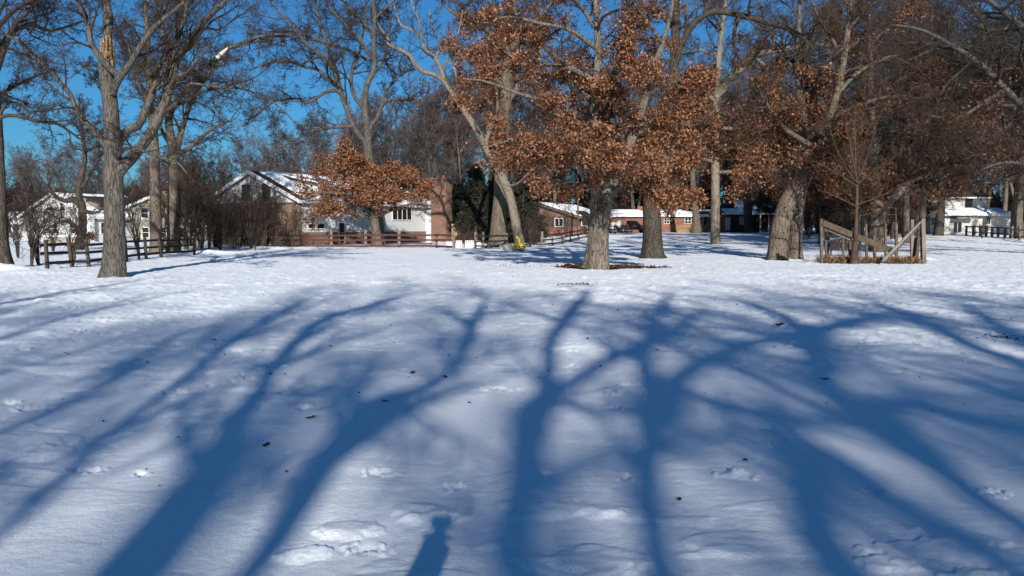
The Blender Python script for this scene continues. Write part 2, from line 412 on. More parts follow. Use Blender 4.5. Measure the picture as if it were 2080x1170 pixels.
def norm(v): return v / (np.linalg.norm(v, axis=-1, keepdims=True) + 1e-9)
def spawn(rng, Pp, Rp, n, t0=.15, t1=1., L=(.3, .6), ang=(35, 65), K=6, wig=.25, up=.05, rr=.6, fall=.5, flat=.55, rmax=None, rtip=.15, absL=None, perm=True):
    N, Kp = Rp.shape
    idx = np.repeat(np.arange(N), n)
    t = np.tile((np.arange(n) + .5) / n, N) + rng.uniform(-.5, .5, N * n) / n
    t = t0 + (t1 - t0) * np.clip(t, 0, 1)
    f = t * (Kp - 1) * .9999; i = f.astype(int); a = (f - i)[:, None]
    p = Pp[idx, i] * (1 - a) + Pp[idx, i + 1] * a
    tan = norm(Pp[idx, i + 1] - Pp[idx, i])
    r = Rp[idx, i] * (1 - a[:, 0]) + Rp[idx, i + 1] * a[:, 0]
    pl = np.linalg.norm(np.diff(Pp, axis=1), axis=2).sum(1)[idx]
    LL = (pl if absL is None else absL) * rng.uniform(L[0], L[1], len(idx)) * (1 - fall * t)
    rd = rng.randn(len(idx), 3); rd[:, 2] *= flat
    perp = norm(rd - (rd * tan).sum(1, keepdims=True) * tan)
    an = np.radians(rng.uniform(ang[0], ang[1], len(idx)))[:, None]
    d = tan * np.cos(an) + perp * np.sin(an)
    out = np.empty((len(idx), K, 3)); out[:, 0] = p
    st = (LL / (K - 1))[:, None]
    for k in range(1, K):
        d = norm(d + rng.randn(len(idx), 3) * wig + np.array([0, 0, up]))
        out[:, k] = out[:, k - 1] + d * st
    r0 = np.minimum(r * rr * rng.uniform(.75, 1.1, len(idx)), LL * .035 + .002)
    if rmax: r0 = np.minimum(r0, rmax)
    rad = r0[:, None] * (1 - (1 - rtip) * np.linspace(0, 1, K)[None, :] ** .8)
    return out, rad

def tubes(sets):                        # sets of (P (N,K,3), R (N,K), sides) -> V, F
    Vs, Fs, off = [], [], 0
    for (p, r, s) in sets:
        N, K = r.shape
        if N == 0: continue
        tan = np.empty_like(p); tan[:, 1:-1] = p[:, 2:] - p[:, :-2]; tan[:, 0] = p[:, 1] - p[:, 0]; tan[:, -1] = p[:, -1] - p[:, -2]
        tan = norm(tan)
        main = norm(p[:, -1] - p[:, 0])
        ref = np.where(np.abs(main[:, 2:3]) < .8, np.array([[0, 0, 1.]]), np.array([[1., 0, 0]]))[:, None, :]
        a = norm(np.cross(tan, ref)); b = np.cross(tan, a)
        q = 2 * np.pi * np.arange(s) / s
        v = p[:, :, None, :] + r[:, :, None, None] * (a[:, :, None, :] * np.cos(q)[None, None, :, None] + b[:, :, None, :] * np.sin(q)[None, None, :, None])
        Vs.append(v.reshape(-1, 3))
        n = np.arange(N)[:, None, None] * K * s; k = np.arange(K - 1)[None, :, None] * s; j = np.arange(s)[None, None, :]; jn = (j + 1) % s
        Fs.append((off + np.stack([n + k + j, n + k + jn, n + k + s + jn, n + k + s + j], -1)).reshape(-1, 4))
        off += N * K * s
    return np.vstack(Vs), np.vstack(Fs)

def rough_tube(sets, amp=.10, seed=0):  # trunk-grade tubes: sides dense, ridged and knobbly
    Vs, Fs, off = [], [], 0
    for (p, r, s) in sets:
        V, Fq = tubes([(p[None], r[None], s)])
        K = len(r); ctr = np.repeat(p, s, axis=0); rad = np.repeat(r, s)[:, None]
        q = np.tile(np.arange(s) * 2 * np.pi / s, K); h = np.repeat(np.arange(K), s)
        L = np.concatenate([[0], np.cumsum(np.linalg.norm(np.diff(p, axis=0), axis=1))])[h]
        nz = .35 * perlin(np.cos(q) * 1.6 + seed, np.sin(q) * 1.6, L * .22 / max(.1, r.mean())) + .65 * perlin(np.cos(q) * 5.5 + seed, np.sin(q) * 5.5, L * .55)
        buttress = np.clip(1 - L / (r[0] * 3.2), 0, 1) ** 2 * np.sin(q * 5 + seed) * .10
        V = ctr + (V - ctr) * (1 + amp * 1.6 * nz + (buttress if r[0] > .16 else 0))[:, None]
        Vs.append(V); Fs.append(Fq + off); off += len(V)
    return np.vstack(Vs), np.vstack(Fs)

def leaves(rng, Pt, n, size, keep=None, spread=.12, droop=.2):
    if keep is not None: Pt = Pt[keep]
    N, K, _ = Pt.shape
    if N == 0: return None
    i = rng.randint(K // 3, K, (N, n)); c = Pt[np.arange(N)[:, None], i] + rng.randn(N, n, 3) * spread
    c = c.reshape(-1, 3); M = len(c)
    d = norm(rng.randn(M, 3) + np.array([0, 0, -droop])); e = norm(np.cross(d, rng.randn(M, 3))); g = np.cross(d, e)
    s = (size * rng.uniform(.6, 1.25, M))[:, None]
    V = np.stack([c, c + d * s * .45 + e * s * .34 + g * s * .10, c + d * s, c + d * s * .5 - e * s * .34 + g * s * .08], 1).reshape(-1, 3)
    return V, np.arange(M * 4).reshape(M, 4)

class Tree:
    """trunk + hand-laid limbs + grown branches; everything in metres in the tree's own frame"""
    def __init__(s, name, label, cat, base, seed, group=None):
        s.o = np.array(base); s.rng = np.random.RandomState(seed); s.seed = seed
        s.root = thing(name, label, cat, tuple(base), 0, group)
        s.big = []; s.limbs = []; s.fine = []
    def line(s, pts, D, K=24, big=True, sides=None):      # pts rows: px, py, depth offset, width in photo px
        rows = []
        for (px, py, dd, wd) in pts:
            q = P(px, py, D + dd); rows.append((q.x - s.o[0], q.y - s.o[1], q.z - s.o[2], wd / 2 / F * (D + dd)))
        return s.raw(rows, K, big, sides)
    def raw(s, rows, K=24, big=True, sides=None):
        c = catmull(rows, K); c[:, 3] = np.maximum(c[:, 3], .004)
        if big: c[:, :3] += s.rng.randn(K, 3) * c[:, 3:4] * (.015 if c[0, 3] > .2 else .08)
        r0 = c[0, 3]
        (s.big if big else s.limbs).append((c[:, :3], c[:, 3], sides or (22 if r0 > .2 else 10)))
        return c
    def parents(s, arrs, K=16):
        Pp = np.array([catmull(np.hstack([a[0], a[1][:, None]]), K) for a in arrs])
        return Pp[:, :, :3], Pp[:, :, 3]
    def finish(s, bark, twig, leaf=None, leafargs=None, amp=.055, crown_sets=(), leaf_src=None):
        V, Fq = rough_tube(s.big, amp, s.seed % 17); mesh_np('trunk', V, Fq, bark, s.root, smooth=True)
        if crown_sets:
            V, Fq = tubes(crown_sets); mesh_np('crown', V, Fq, twig, s.root, smooth=True)
        if leaf is not None and leaf_src is not None:
            V, Fq = leaf_src; mesh_np('leaves', V, Fq, leaf, s.root)
        return s.root

def clump_keep(Pt, scale, thr, seed, o=(0, 0, 0)):
    m = Pt.mean(1)
    return perlin((m[:, 0] + o[0]) / scale + seed, (m[:, 1] + o[1]) / scale, (m[:, 2] + o[2]) / scale) > thr

def grow(t, src, n=(7, 7, 6), L=((.35, .7), (.35, .65), (.35, .7)), ang=((35, 70), (35, 70), (30, 65)), wig=(.22, .26, .3), up=(.06, .04, .02), t0=(.2, .15, .1),
         r=(.6, .65, .7), K=(9, 7, 4), rmin=.0045, absL=None, flat=.6):
    """three further orders of branching from src = (P, R)"""
    Pp, Rp = src; out = []
    for k in range(len(n)):
        Pp, Rp = spawn(t.rng, Pp, Rp, n[k], t0[k], 1., L[k], ang[k], K[k], wig[k], up[k], r[k], absL=absL if k == 0 else None, flat=flat)
        Rp = np.maximum(Rp, rmin * (1.6, 1.15, .8, .7)[k])
        out.append((Pp, Rp))
    return out
def crown_sets(levels, sides=(6, 4, 3, 3)):
    return [(p, r, sides[i]) for i, (p, r) in enumerate(levels)]

# ---- 1. tall trunk at the left with the torn top
def tree_left():
    D = 27.8; b = B(232, D)
    t = Tree('bare_tree', 'tall grey trunk standing alone at the left with a torn raw-wood wound near its top', 'tree', b, 3)
    t.line([(231,572,0,66),(231,556,0,52),(232,535,0,46),(233,500,0,42),(233,450,0,39),(232,400,0,37),(230,350,0,35),(229,310,0,32),(228,270,0,30),(225,220,0,29),(220,180,0,28),(216,150,0,27),(213,128,0,25)], D, 60, sides=34)
    t.line([(216,70,0,17),(221,50,0,19),(219,25,0,17),(214,0,0,16),(208,-50,0,14),(202,-110,0,11),(196,-190,0,6)], D, 26)
    L = [
     [(236,352,0,28),(252,335,0,25),(270,318,.3,22),(302,277,.6,20),(325,230,.9,18),(341,192,1.0,16),(353,149,1.1,14),(359,123,1.2,13),(379,92,1.3,12),(400,59,1.5,11),(430,28,1.7,10),(461,0,2,9),(500,-50,2.3,7),(540,-130,2.6,4)],
     [(232,300,.1,20),(256,267,.5,17),(282,254,.8,16),(297,220,.9,14),(315,174,1.0,12),(320,143,1.1,11),(341,102,1.3,10),(369,56,1.5,8),(379,13,1.7,7),(388,-50,2,5),(392,-130,2.3,3)],
     [(226,190,-.2,17),(243,158,-.4,14),(269,123,-.5,12),(287,92,-.6,11),(313,56,-.8,10),(341,31,-1,9),(374,2,-1.2,8),(400,-40,-1.4,6),(435,-120,-1.8,3)],
     [(238,152,-.4,13),(218,133,-.55,13),(197,108,-.6,12),(185,85,-.6,11),(180,54,-.6,10),(169,23,-.5,9),(159,0,-.5,8),(148,-60,-.5,6),(140,-140,-.4,3)],
     [(226,305,0,15),(205,285,-.2,12),(185,259,-.4,11),(167,241,-.6,11),(154,220,-.8,10),(141,190,-1,10),(123,169,-1.2,9),(103,146,-1.4,8),(74,120,-1.6,7),(44,90,-1.8,6),(15,72,-2,5),(-40,45,-2.3,3)],
     [(352,156,1.1,9),(380,149,1.0,9),(397,146,.9,8),(415,136,.9,8),(441,116,.8,8)],
     [(464,97,.8,5),(490,88,.8,7),(520,76,.9,6),(560,70,1,5),(610,72,1.2,3)],
     [(318,180,1,8),(341,169,1.0,7),(385,169,.9,6),(449,177,.8,6),(495,180,.8,5),(518,190,.8,4),(560,212,.8,3),(600,250,.8,2)],
     [(300,280,.7,9),(330,200,1.8,8),(352,120,2.6,7),(372,40,3.4,6),(400,-60,4,3)],
     [(228,330,.1,9),(262,300,-.8,7),(320,318,-1.5,6),(360,330,-1.9,4),(380,352,-2.2,3)],
     [(222,215,.1,7),(205,180,.5,6),(200,150,.8,5),(165,135,1.2,3)],
    ]
    for q in L: t.line(q, D, 30)
    # raw wound
    sp = MB(); rng = random.Random(4)
    t.line([(216,132,0,20),(217,110,0,17),(219,88,0,14),(221,66,0,14)], D, 14)
    for i in range(70):
        a = rng.uniform(0, 6.28); rr = rng.uniform(.08, .22)
        c = P(216 + rng.uniform(-3, 3), 100 + rng.uniform(-6, 22), D) - Vector(b)
        p0 = c + Vector((math.cos(a) * rr, math.sin(a) * rr, -.30)); p1 = c + Vector((math.cos(a) * rr * .8 + rng.uniform(-.05, .05), math.sin(a) * rr * .8, rng.uniform(.0, .62) * (1.1 if math.cos(a) > 0 else .6)))
        sp.beam(p0, p1, rng.uniform(.02, .06), rng.uniform(.02, .05), jit=.4, rng=rng)
    sp.build('torn_wood', TORN, t.root)
    s2 = MB(); a = P(440, 117, D + .8) - Vector(b); c = P(464, 96, D + .8) - Vector(b)
    s2.tube([a, a.lerp(c, .5), c], [.075, .06, .02], 7); s2.build('split_branch_end', TORN_W, t.root)
    src = t.parents([q for q in t.big[1:] if len(q[1]) > 20])
    lv = grow(t, src, n=(11, 8, 7), L=((.25, .5), (.35, .65), (.35, .8)), up=(.05, .02, .0), wig=(.2, .26, .32))
    lv.append(tuple(spawn(t.rng, lv[2][0], lv[2][1], 4, .2, 1, (.5, .95), (25, 60), 3, .3, 0, .8))); lv[3] = (lv[3][0], np.maximum(lv[3][1], .0042))
    t.finish(BARK_ASH, TWIG, crown_sets=crown_sets(lv))
tree_left()

def quick(name, label, D, px, seed, trunk, limbs, bark, twig, n=(9, 7, 6), leaf=None, nleaf=0, lsize=.12, lscale=1.1, lthr=0., lspread=.12, Lr=((.3, .6), (.35, .65), (.35, .75)), up=(.05, .03, .0),
          wig=(.22, .28, .32), auto=0, group=None, flat=.6, lzone=None, absL=None, amp=.055, cat='tree', xt=4):
    b = B(px, D); t = Tree(name, label, cat, b, seed, group)
    # bring the hand-drawn base down onto the ground
    if trunk: t.line(trunk, D, 50, sides=30)
    for q in limbs: t.line(q, D, 26)
    arrs = list(t.big[1:]) if trunk else list(t.big)
    tr = t.big[0]
    if auto:
        pp, rr = t.parents([tr], 24)
        ap, ar = spawn(t.rng, pp, rr, auto, .45, .98, (.25, .42), (40, 75), 16, .16, .05, .5, fall=.35)
        for i in range(len(ap)): t.big.append((ap[i], ar[i], 9)); arrs.append((ap[i], ar[i], 9))
    arrs.append((tr[0][len(tr[0]) // 2:], tr[1][len(tr[1]) // 2:], 9))
    src = t.parents(arrs)
    lv = grow(t, src, n=n, L=Lr, up=up, wig=wig, flat=flat, absL=absL, rmin=.0062 * max(1, D / 45))
    if xt:                              # a last order of hair-fine twigs
        lv.append(tuple(spawn(t.rng, lv[2][0], lv[2][1], xt, .2, 1, (.5, .95), (25, 60), 3, .3, 0, .8)))
        lv[3] = (lv[3][0], np.maximum(lv[3][1], .0046 * max(1, D / 42)))
    ls = None
    if leaf is not None:
        Pt = lv[2][0]; keep = clump_keep(Pt, lscale, lthr, seed)
        if lzone is not None:
            m = Pt.mean(1) + t.o; v = (m - np.array([0, 0, EYE]))
            # to photograph coordinates, only to decide which part of the crown still holds leaves
            c_, s_ = math.cos(PITCH), math.sin(PITCH)
            dep = v[:, 1] * c_ - v[:, 2] * s_; upv = v[:, 1] * s_ + v[:, 2] * c_
            px_ = 1040 + F * v[:, 0] / dep; py_ = 585 - F * upv / dep
            keep &= lzone(px_, py_, t.rng.rand(len(px_)))
        ls = leaves(t.rng, Pt, nleaf, lsize, keep, lspread)
    t.finish(bark, twig, leaf, None, amp, crown_sets(lv), ls)
    return t

# ---- 2. trunk at the very left edge
quick('bare_tree', 'dark leaning trunk at the left edge with its base on a snow mound', 32.8, 8, 5,
      [(4,560,0,66),(6,545,0,44),(4,510,0,30),(2,470,0,25),(1,420,0,22),(-1,350,0,20),(-4,280,0,19),(-8,200,0,17),(-12,120,0,15),(-10,30,0,12),(-5,-60,0,9),(0,-150,0,5)],
      [[(-3,250,0,8),(5,236,0,8),(41,236,-.2,7),(74,246,-.4,7),(115,251,-.6,6),(144,269,-.8,5),(167,285,-1,4),(200,300,-1.2,3)],
       [(-4,245,0,6),(6,222,0,6),(18,208,.3,5),(40,212,.6,4),(62,232,.9,3)],
       [(-10,150,0,12),(10,100,-.5,10),(25,60,-1,9),(50,30,-1.4,8),(80,0,-1.8,6),(120,-50,-2,4)],
       [(-10,110,0,10),(20,70,1,9),(60,50,1.5,8),(100,62,2,6),(150,50,2.5,4),(200,30,3,3)],
       [(-8,60,0,9),(30,20,-.8,8),(80,-10,-1.5,6),(140,-60,-2,3)],
       [(-8,200,0,8),(20,180,1,7),(60,160,1.8,5),(110,140,2.3,3)],
       [(-10,150,0,12),(-50,100,0,9),(-110,60,0,5)]],
      BARK_DARK, TWIG_DARK, n=(11, 8, 7))

# ---- 3. pair of trunks behind the left tree
quick('bare_tree', 'slim dark trunk of the pair just right of the torn tree, the left one', 52, 318, 6,
      [(316,516,0,30),(317,500,0,24),(316,440,0,22),(315,380,0,20),(314,320,0,19),(311,260,0,17),(306,200,0,15),(302,140,0,12),(300,80,0,10),(296,10,0,7),(292,-80,0,4)], [],
      BARK, TWIG, n=(9, 7, 6), auto=12)
quick('bare_tree', 'dark forked trunk of the pair just right of the torn tree, the right one', 54, 352, 7,
      [(351,516,0,34),(352,500,0,26),(353,440,0,24),(354,380,0,22),(352,330,0,20),(350,300,0,18),(343,250,0,15),(338,190,0,13),(335,120,0,10),(330,40,0,7),(325,-50,0,4)],
      [[(353,345,0,16),(360,300,.3,13),(372,255,.6,11),(392,200,1,9),(425,150,1.5,7),(470,110,2,4)],
       [(352,320,0,13),(385,300,-1,9),(430,262,-2,6),(480,240,-3,3)],
       [(350,300,0,10),(325,260,.5,8),(300,215,1,6),(270,160,1.4,4)]],
      BARK, TWIG, n=(9, 7, 6), auto=8)
quick('bare_tree', 'crooked dark trunk in front of the white house at far left', 60, 165, 8,
      [(160,506,0,26),(163,492,0,18),(167,470,0,16),(168,440,0,15),(166,415,0,15),(160,395,0,13),(165,360,0,11),(172,320,0,9),(165,260,0,7),(160,200,0,4)],
      [[(166,420,0,13),(150,405,0,12),(135,408,0,10),(118,402,0,8),(100,385,0,6),(80,360,0,3)],
       [(168,425,0,9),(182,432,0,7),(200,430,0,5),(212,420,0,3)],
       [(163,480,0,10),(148,455,0,7),(125,450,0,6),(100,462,0,4),(86,470,0,3)],
       [(168,380,0,8),(190,340,0,6),(215,300,0,3)]],
      BARK_DARK, TWIG_DARK, n=(7, 6, 5), auto=4)

# ---- 4. tall tree in front of the house
quick('bare_tree', 'tall many-stemmed bare tree rising from the brown leaves before the white house', 75, 766, 9,
      [(769,506,0,34),(768,490,0,28),(766,440,0,24),(760,395,0,21),(752,345,0,19),(748,310,0,17),(747,280,0,16),(746,262,0,14),(743,240,0,13),(741,215,0,12),(742,190,0,11),(749,164,0,11),(759,144,0,10),(760,110,0,9),(759,77,0,9),(761,38,0,8),(759,0,0,7),(765,-80,0,4)],
      [[(746,300,0,12),(740,285,0,11),(731,277,-.3,11),(718,256,-.5,11),(708,231,-.7,10),(695,195,-.9,10),(685,164,-1.1,10),(674,133,-1.3,9),(656,115,-1.5,8),(631,97,-1.8,7),(605,69,-2,6),(579,38,-2.2,5),(554,10,-2.5,4),(530,-40,-2.8,2)],
       [(741,228,0,9),(736,218,0,8),(720,195,.5,8),(713,164,1,7),(718,133,1.3,7),(728,112,1.6,6),(735,80,2,5),(742,30,2.4,4),(745,-40,2.8,2)],
       [(690,190,-1,8),(682,184,-1.3,8),(662,187,-1.8,7),(641,200,-2.4,6),(623,209,-2.8,6),(605,200,-3.2,5),(579,203,-3.6,5),(559,205,-4,4),(538,220,-4.4,4),(515,238,-5,3),(497,244,-5.4,2)],
       [(688,178,-1,8),(677,169,-.8,8),(656,151,0,7),(641,140,.6,6),(620,136,1.1,6),(592,126,1.6,5),(559,124,2,4),(528,133,2.4,3),(508,144,2.8,2)],
       [(742,120,1.5,5),(731,113,1.2,5),(695,97,.2,6),(656,87,-.6,6),(626,74,-1.2,6),(605,69,-1.6,6),(567,74,-2.4,5),(528,74,-3.2,4),(503,90,-3.8,4),(467,99,-4.4,3)],
       [(748,272,0,8),(754,256,0,8),(767,238,.5,8),(774,218,.9,7),(790,203,1.4,7),(823,203,2.2,6),(845,190,3,3)],
       [(774,218,.9,6),(782,190,1.6,5),(800,165,2.4,4),(835,140,3.2,2)],
       [(759,125,0,8),(753,115,-.4,7),(733,85,-1,6),(695,44,-2,5),(667,15,-2.8,4),(645,-20,-3.4,3)],
       [(760,90,0,7),(750,60,1,6),(720,30,2,5),(690,-10,3,3)],
       [(718,256,-.5,6),(690,258,-1,6),(660,262,-1.6,5),(630,268,-2.2,4),(600,285,-2.8,3),(565,300,-3.4,2)],
       [(674,133,-1.3,7),(668,100,-1,6),(650,50,-.5,5),(640,0,0,4),(630,-60,.5,2)],
       [(759,40,0,6),(790,10,.5,5),(830,-30,1,3)], [(757,150,0,6),(775,130,.6,5),(790,80,1.2,4),(795,30,1.8,2)]],
      BARK_ASH, TWIG, n=(12, 9, 6), Lr=((.22, .55), (.35, .65), (.35, .75)))

# ---- 5. small leafy oak before the house
quick('leafy_oak', 'low spreading oak full of dry orange-brown leaves in front of the white house wing', 71, 768, 10,
      [(767,506,0,24),(766,490,0,20),(763,460,0,17),(760,430,0,16),(757,400,0,14),(754,378,0,10),(750,360,0,7),(742,345,0,4)],
      [[(761,440,0,10),(730,415,-.5,8),(690,395,-1,6),(645,392,-1.4,4),(618,405,-1.7,3)],
       [(760,425,0,9),(790,400,-.4,7),(830,385,-.8,5),(865,392,-1,3)],
       [(757,400,0,8),(720,370,.6,6),(680,345,1.2,4),(650,332,1.6,2)], [(757,400,0,8),(800,365,.6,6),(840,352,1,3)],
       [(753,375,0,7),(725,335,-.6,5),(695,300,-1,3)], [(753,385,0,7),(785,362,-1,5),(830,360,-1.6,3)],
       [(760,420,0,9),(745,400,-2,7),(730,385,-3.5,4)], [(760,420,0,9),(775,405,-2,7),(790,395,-3.4,4)], [(762,445,0,8),(700,430,-1,6),(650,428,-2,4),(630,440,-2.4,2)],
       [(762,440,0,8),(800,425,-1,6),(850,412,-2,4),(880,420,-2.4,2)]],
      BARK, TWIG_WARM, n=(10, 7, 5), leaf=LEAF, nleaf=10, lsize=.2, lscale=1.0, lthr=-.40, lspread=.24, Lr=((.3, .6), (.3, .6), (.3, .6)), flat=.8,
      lzone=lambda x, y, u: (((x - 745) / 130) ** 2 + ((y - 386) / 58) ** 2 < 1) & ~((y > 405) & (x > 690) & (u > .2)) | (((x - 695) / 45) ** 2 + ((y - 312) / 32) ** 2 < 1) & (u < .7) | ((x < 665) & (y < 455) & (u < .55)))

# ---- 6. leaning pale tree, 7. big trunk beside it
quick('bare_tree', 'slender pale trunk leaning left from the yellow machine, crown bare against the sky', 64, 1054, 11,
      [(1058,512,0,26),(1057,500,0,22),(1052,478,0,19),(1046,445,0,18),(1040,415,0,17),(1032,385,0,17),(1019,358,0,16),(1007,336,0,16),(995,313,0,16),(983,291,0,15),(970,268,0,14),(956,244,0,13),(939,219,0,12),(925,198,0,11),(913,180,0,11),(901,163,0,10)],
      [[(903,166,0,9),(885,153,-.3,9),(861,146,-.6,9),(841,128,-1,9),(833,113,-1.2,8),(810,100,-1.6,8),(790,90,-2,7),(787,77,-2.2,6),(775,60,-2.5,4),(767,45,-2.8,2)],
       [(903,166,0,9),(897,144,.3,8),(885,120,.6,8),(864,100,1,7),(856,77,1.2,6),(836,61,1.6,5),(815,51,2,4),(805,25,2.4,3),(795,-10,2.8,2)],
       [(885,120,.6,5),(893,90,.6,4),(880,60,1,3),(872,20,1,2)], [(897,144,.3,5),(915,110,-.4,4),(930,70,-1,3),(940,20,-1,2)],
       [(856,77,1.2,5),(850,40,1,4),(835,0,1,3),(828,-50,1,2)],
       [(985,294,0,9),(1003,241,.6,8),(1011,225,.8,7),(1008,180,1,5),(1000,140,1.3,3)],
       [(1030,380,0,5),(1055,370,-1,4),(1075,350,-2,3),(1100,330,-3,2)], [(930,205,0,6),(928,170,-.5,5),(925,130,-1,3),(935,90,-1.4,2)]],
      BARK_PALE, TWIG, n=(7, 6, 5), Lr=((.2, .45), (.35, .65), (.35, .75)))
quick('oak_tree', 'massive straight grey trunk left of the leaning pale one', 68, 1014, 12,
      [(1008,514,0,56),(1010,500,0,38),(1012,480,0,34),(1014,440,0,30),(1017,400,0,28),(1018,340,0,26),(1020,290,0,25),(1024,240,0,25),(1027,200,0,24),(1028,150,0,22),(1032,100,0,18),(1035,50,0,15),(1038,0,0,13),(1040,-70,0,8)],
      [[(1027,210,0,14),(1050,180,.5,11),(1075,140,1,9),(1095,90,1.5,6),(1110,30,2,3)],
       [(1027,190,0,13),(1000,150,-.5,10),(965,120,-1,8),(930,100,-1.5,5),(900,95,-2,3)],
       [(1030,140,0,11),(1000,90,1,8),(975,40,1.6,6),(950,-20,2,3)],
       [(1030,120,0,11),(1060,70,-1,8),(1100,30,-2,6),(1140,-20,-3,3)],
       [(1024,260,0,9),(990,230,-1,7),(950,215,-2,5),(925,222,-3,3)], [(1034,60,0,10),(1000,10,0,8),(970,-40,0,5)],
       [(1024,90,0,9),(985,60,-1,7),(940,40,-1.6,5),(900,10,-2,3)], [(1028,160,0,9),(975,170,0,6),(935,150,0,3)]],
      BARK, TWIG_WARM, n=(10, 8, 7), auto=8, leaf=LEAF, nleaf=5, lsize=.19, lscale=1.4, lthr=-.02, lspread=.2,
      lzone=lambda x, y, u: (x > 905) & (y > 25) & (y < 345) & (u < .8))

# ---- 8. the central oak
def oak_zone(x, y, u):
    k = (y < 452) & (x > 895)
    gap = ((x - 1065) / 42) ** 2 + ((y - 225) / 32) ** 2 < 1          # the open window of sky above the fork
    g2 = ((x - 1145) / 45) ** 2 + ((y - 92) / 22) ** 2 < 1
    g3 = (x < 1000) & (y > 240) & (u > .18)
    g4 = (x < 1190) & (y > 330) & (u > .30)
    top = (y < 60) & (u > .35)
    trunk = (np.abs(x - 1218) < 38) & (y > 375)
    return k & ~gap & ~g2 & ~g3 & ~g4 & ~top & ~trunk
quick('leafy_oak', 'broad oak at the centre still covered in orange leaves, bare soil round its flared trunk', 32.8, 1212, 13,
      [(1209,556,0,86),(1211,546,0,58),(1213,525,0,49),(1215,490,0,43),(1217,455,0,41),(1220,425,0,43),(1224,400,0,46),(1226,385,0,46),(1228,368,0,34),(1232,350,.2,22)],
      [[(1219,400,-.1,30),(1209,375,-.3,25),(1211,340,-.4,22),(1212,305,-.5,20),(1206,265,-.6,18),(1208,200,-.6,16),(1214,120,-.6,14),(1212,40,-.6,11),(1205,-60,-.6,7),(1200,-130,-.6,4)],
       [(1232,398,.2,30),(1250,370,.5,24),(1266,328,.8,21),(1282,285,1,20),(1295,245,1.2,18),(1310,200,1.4,15),(1322,150,1.6,13),(1345,90,1.8,10),(1362,30,2,7),(1372,-50,2,4)],
       [(1212,340,-.4,14),(1180,315,-1.2,12),(1140,298,-2,10),(1090,288,-2.6,8),(1040,285,-3,6),(985,300,-3.4,3)],
       [(1209,250,-.6,13),(1160,228,-1,11),(1100,205,-1.4,9),(1040,185,-1.8,7),(985,165,-2.2,5),(940,160,-2.6,3)],
       [(1212,165,-.6,12),(1160,140,0,10),(1100,130,.5,8),(1040,115,1,6),(980,95,1.4,4),(940,95,1.8,2)],
       [(1213,100,-.6,11),(1160,62,-1.4,9),(1100,48,-2,7),(1040,35,-2.6,5),(980,40,-3,3)],
       [(1208,215,-.6,12),(1170,170,1.4,10),(1120,110,2.8,7),(1070,60,3.8,4)],
       [(1212,300,-.4,12),(1180,255,1.6,10),(1140,235,3,7),(1090,240,4.2,4)],
       [(1268,325,.8,13),(1310,312,.2,10),(1350,318,-.6,8),(1390,335,-1.4,5),(1420,350,-2,3)],
       [(1290,262,1.1,12),(1335,240,.4,10),(1375,225,-.4,7),(1420,222,-1.2,4)],
       [(1312,195,1.4,11),(1360,170,.6,8),(1405,160,-.2,5),(1440,165,-1,3)],
       [(1215,375,-.4,12),(1180,372,-1.4,9),(1150,368,-2.2,7),(1120,377,-3,5),(1090,382,-3.5,3)],
       [(1240,390,.2,14),(1275,372,-.6,11),(1315,368,-1.4,8),(1360,378,-2.2,5),(1395,400,-2.8,3)],
       [(1228,385,-.1,14),(1240,350,-1.8,11),(1250,330,-3.4,8),(1265,330,-4.8,5),(1280,345,-5.8,3)],
       [(1211,330,-.6,13),(1200,300,-2.4,10),(1180,285,-4,7),(1150,290,-5.4,4)],
       [(1208,200,-.6,12),(1230,165,-2.2,9),(1260,140,-3.8,6),(1290,130,-5,3)],
       [(1250,370,.5,14),(1262,345,2.4,11),(1290,325,4.2,8),(1330,320,5.6,4)],
       [(1214,120,-.6,10),(1250,80,.4,8),(1290,50,1.4,6),(1330,20,2,3)],
       [(1345,90,1.8,8),(1320,50,.8,6),(1290,10,0,4),(1270,-40,-.5,2)],
       [(1212,60,-.6,9),(1175,10,.5,7),(1130,-30,1.4,4)], [(1282,285,1,11),(1300,270,3,8),(1330,262,5,5)],
       [(1211,310,-.5,11),(1170,300,.8,9),(1110,312,1.8,7),(1050,330,2.6,5),(1010,350,3,3)]],
      BARK_GREY, TWIG_WARM, n=(11, 8, 6), leaf=LEAF, nleaf=11, lsize=.115, lscale=.95, lthr=-.10, lspread=.13, Lr=((.25, .5), (.3, .6), (.3, .6)), up=(.02, 0, -.02), flat=.7, lzone=oak_zone)

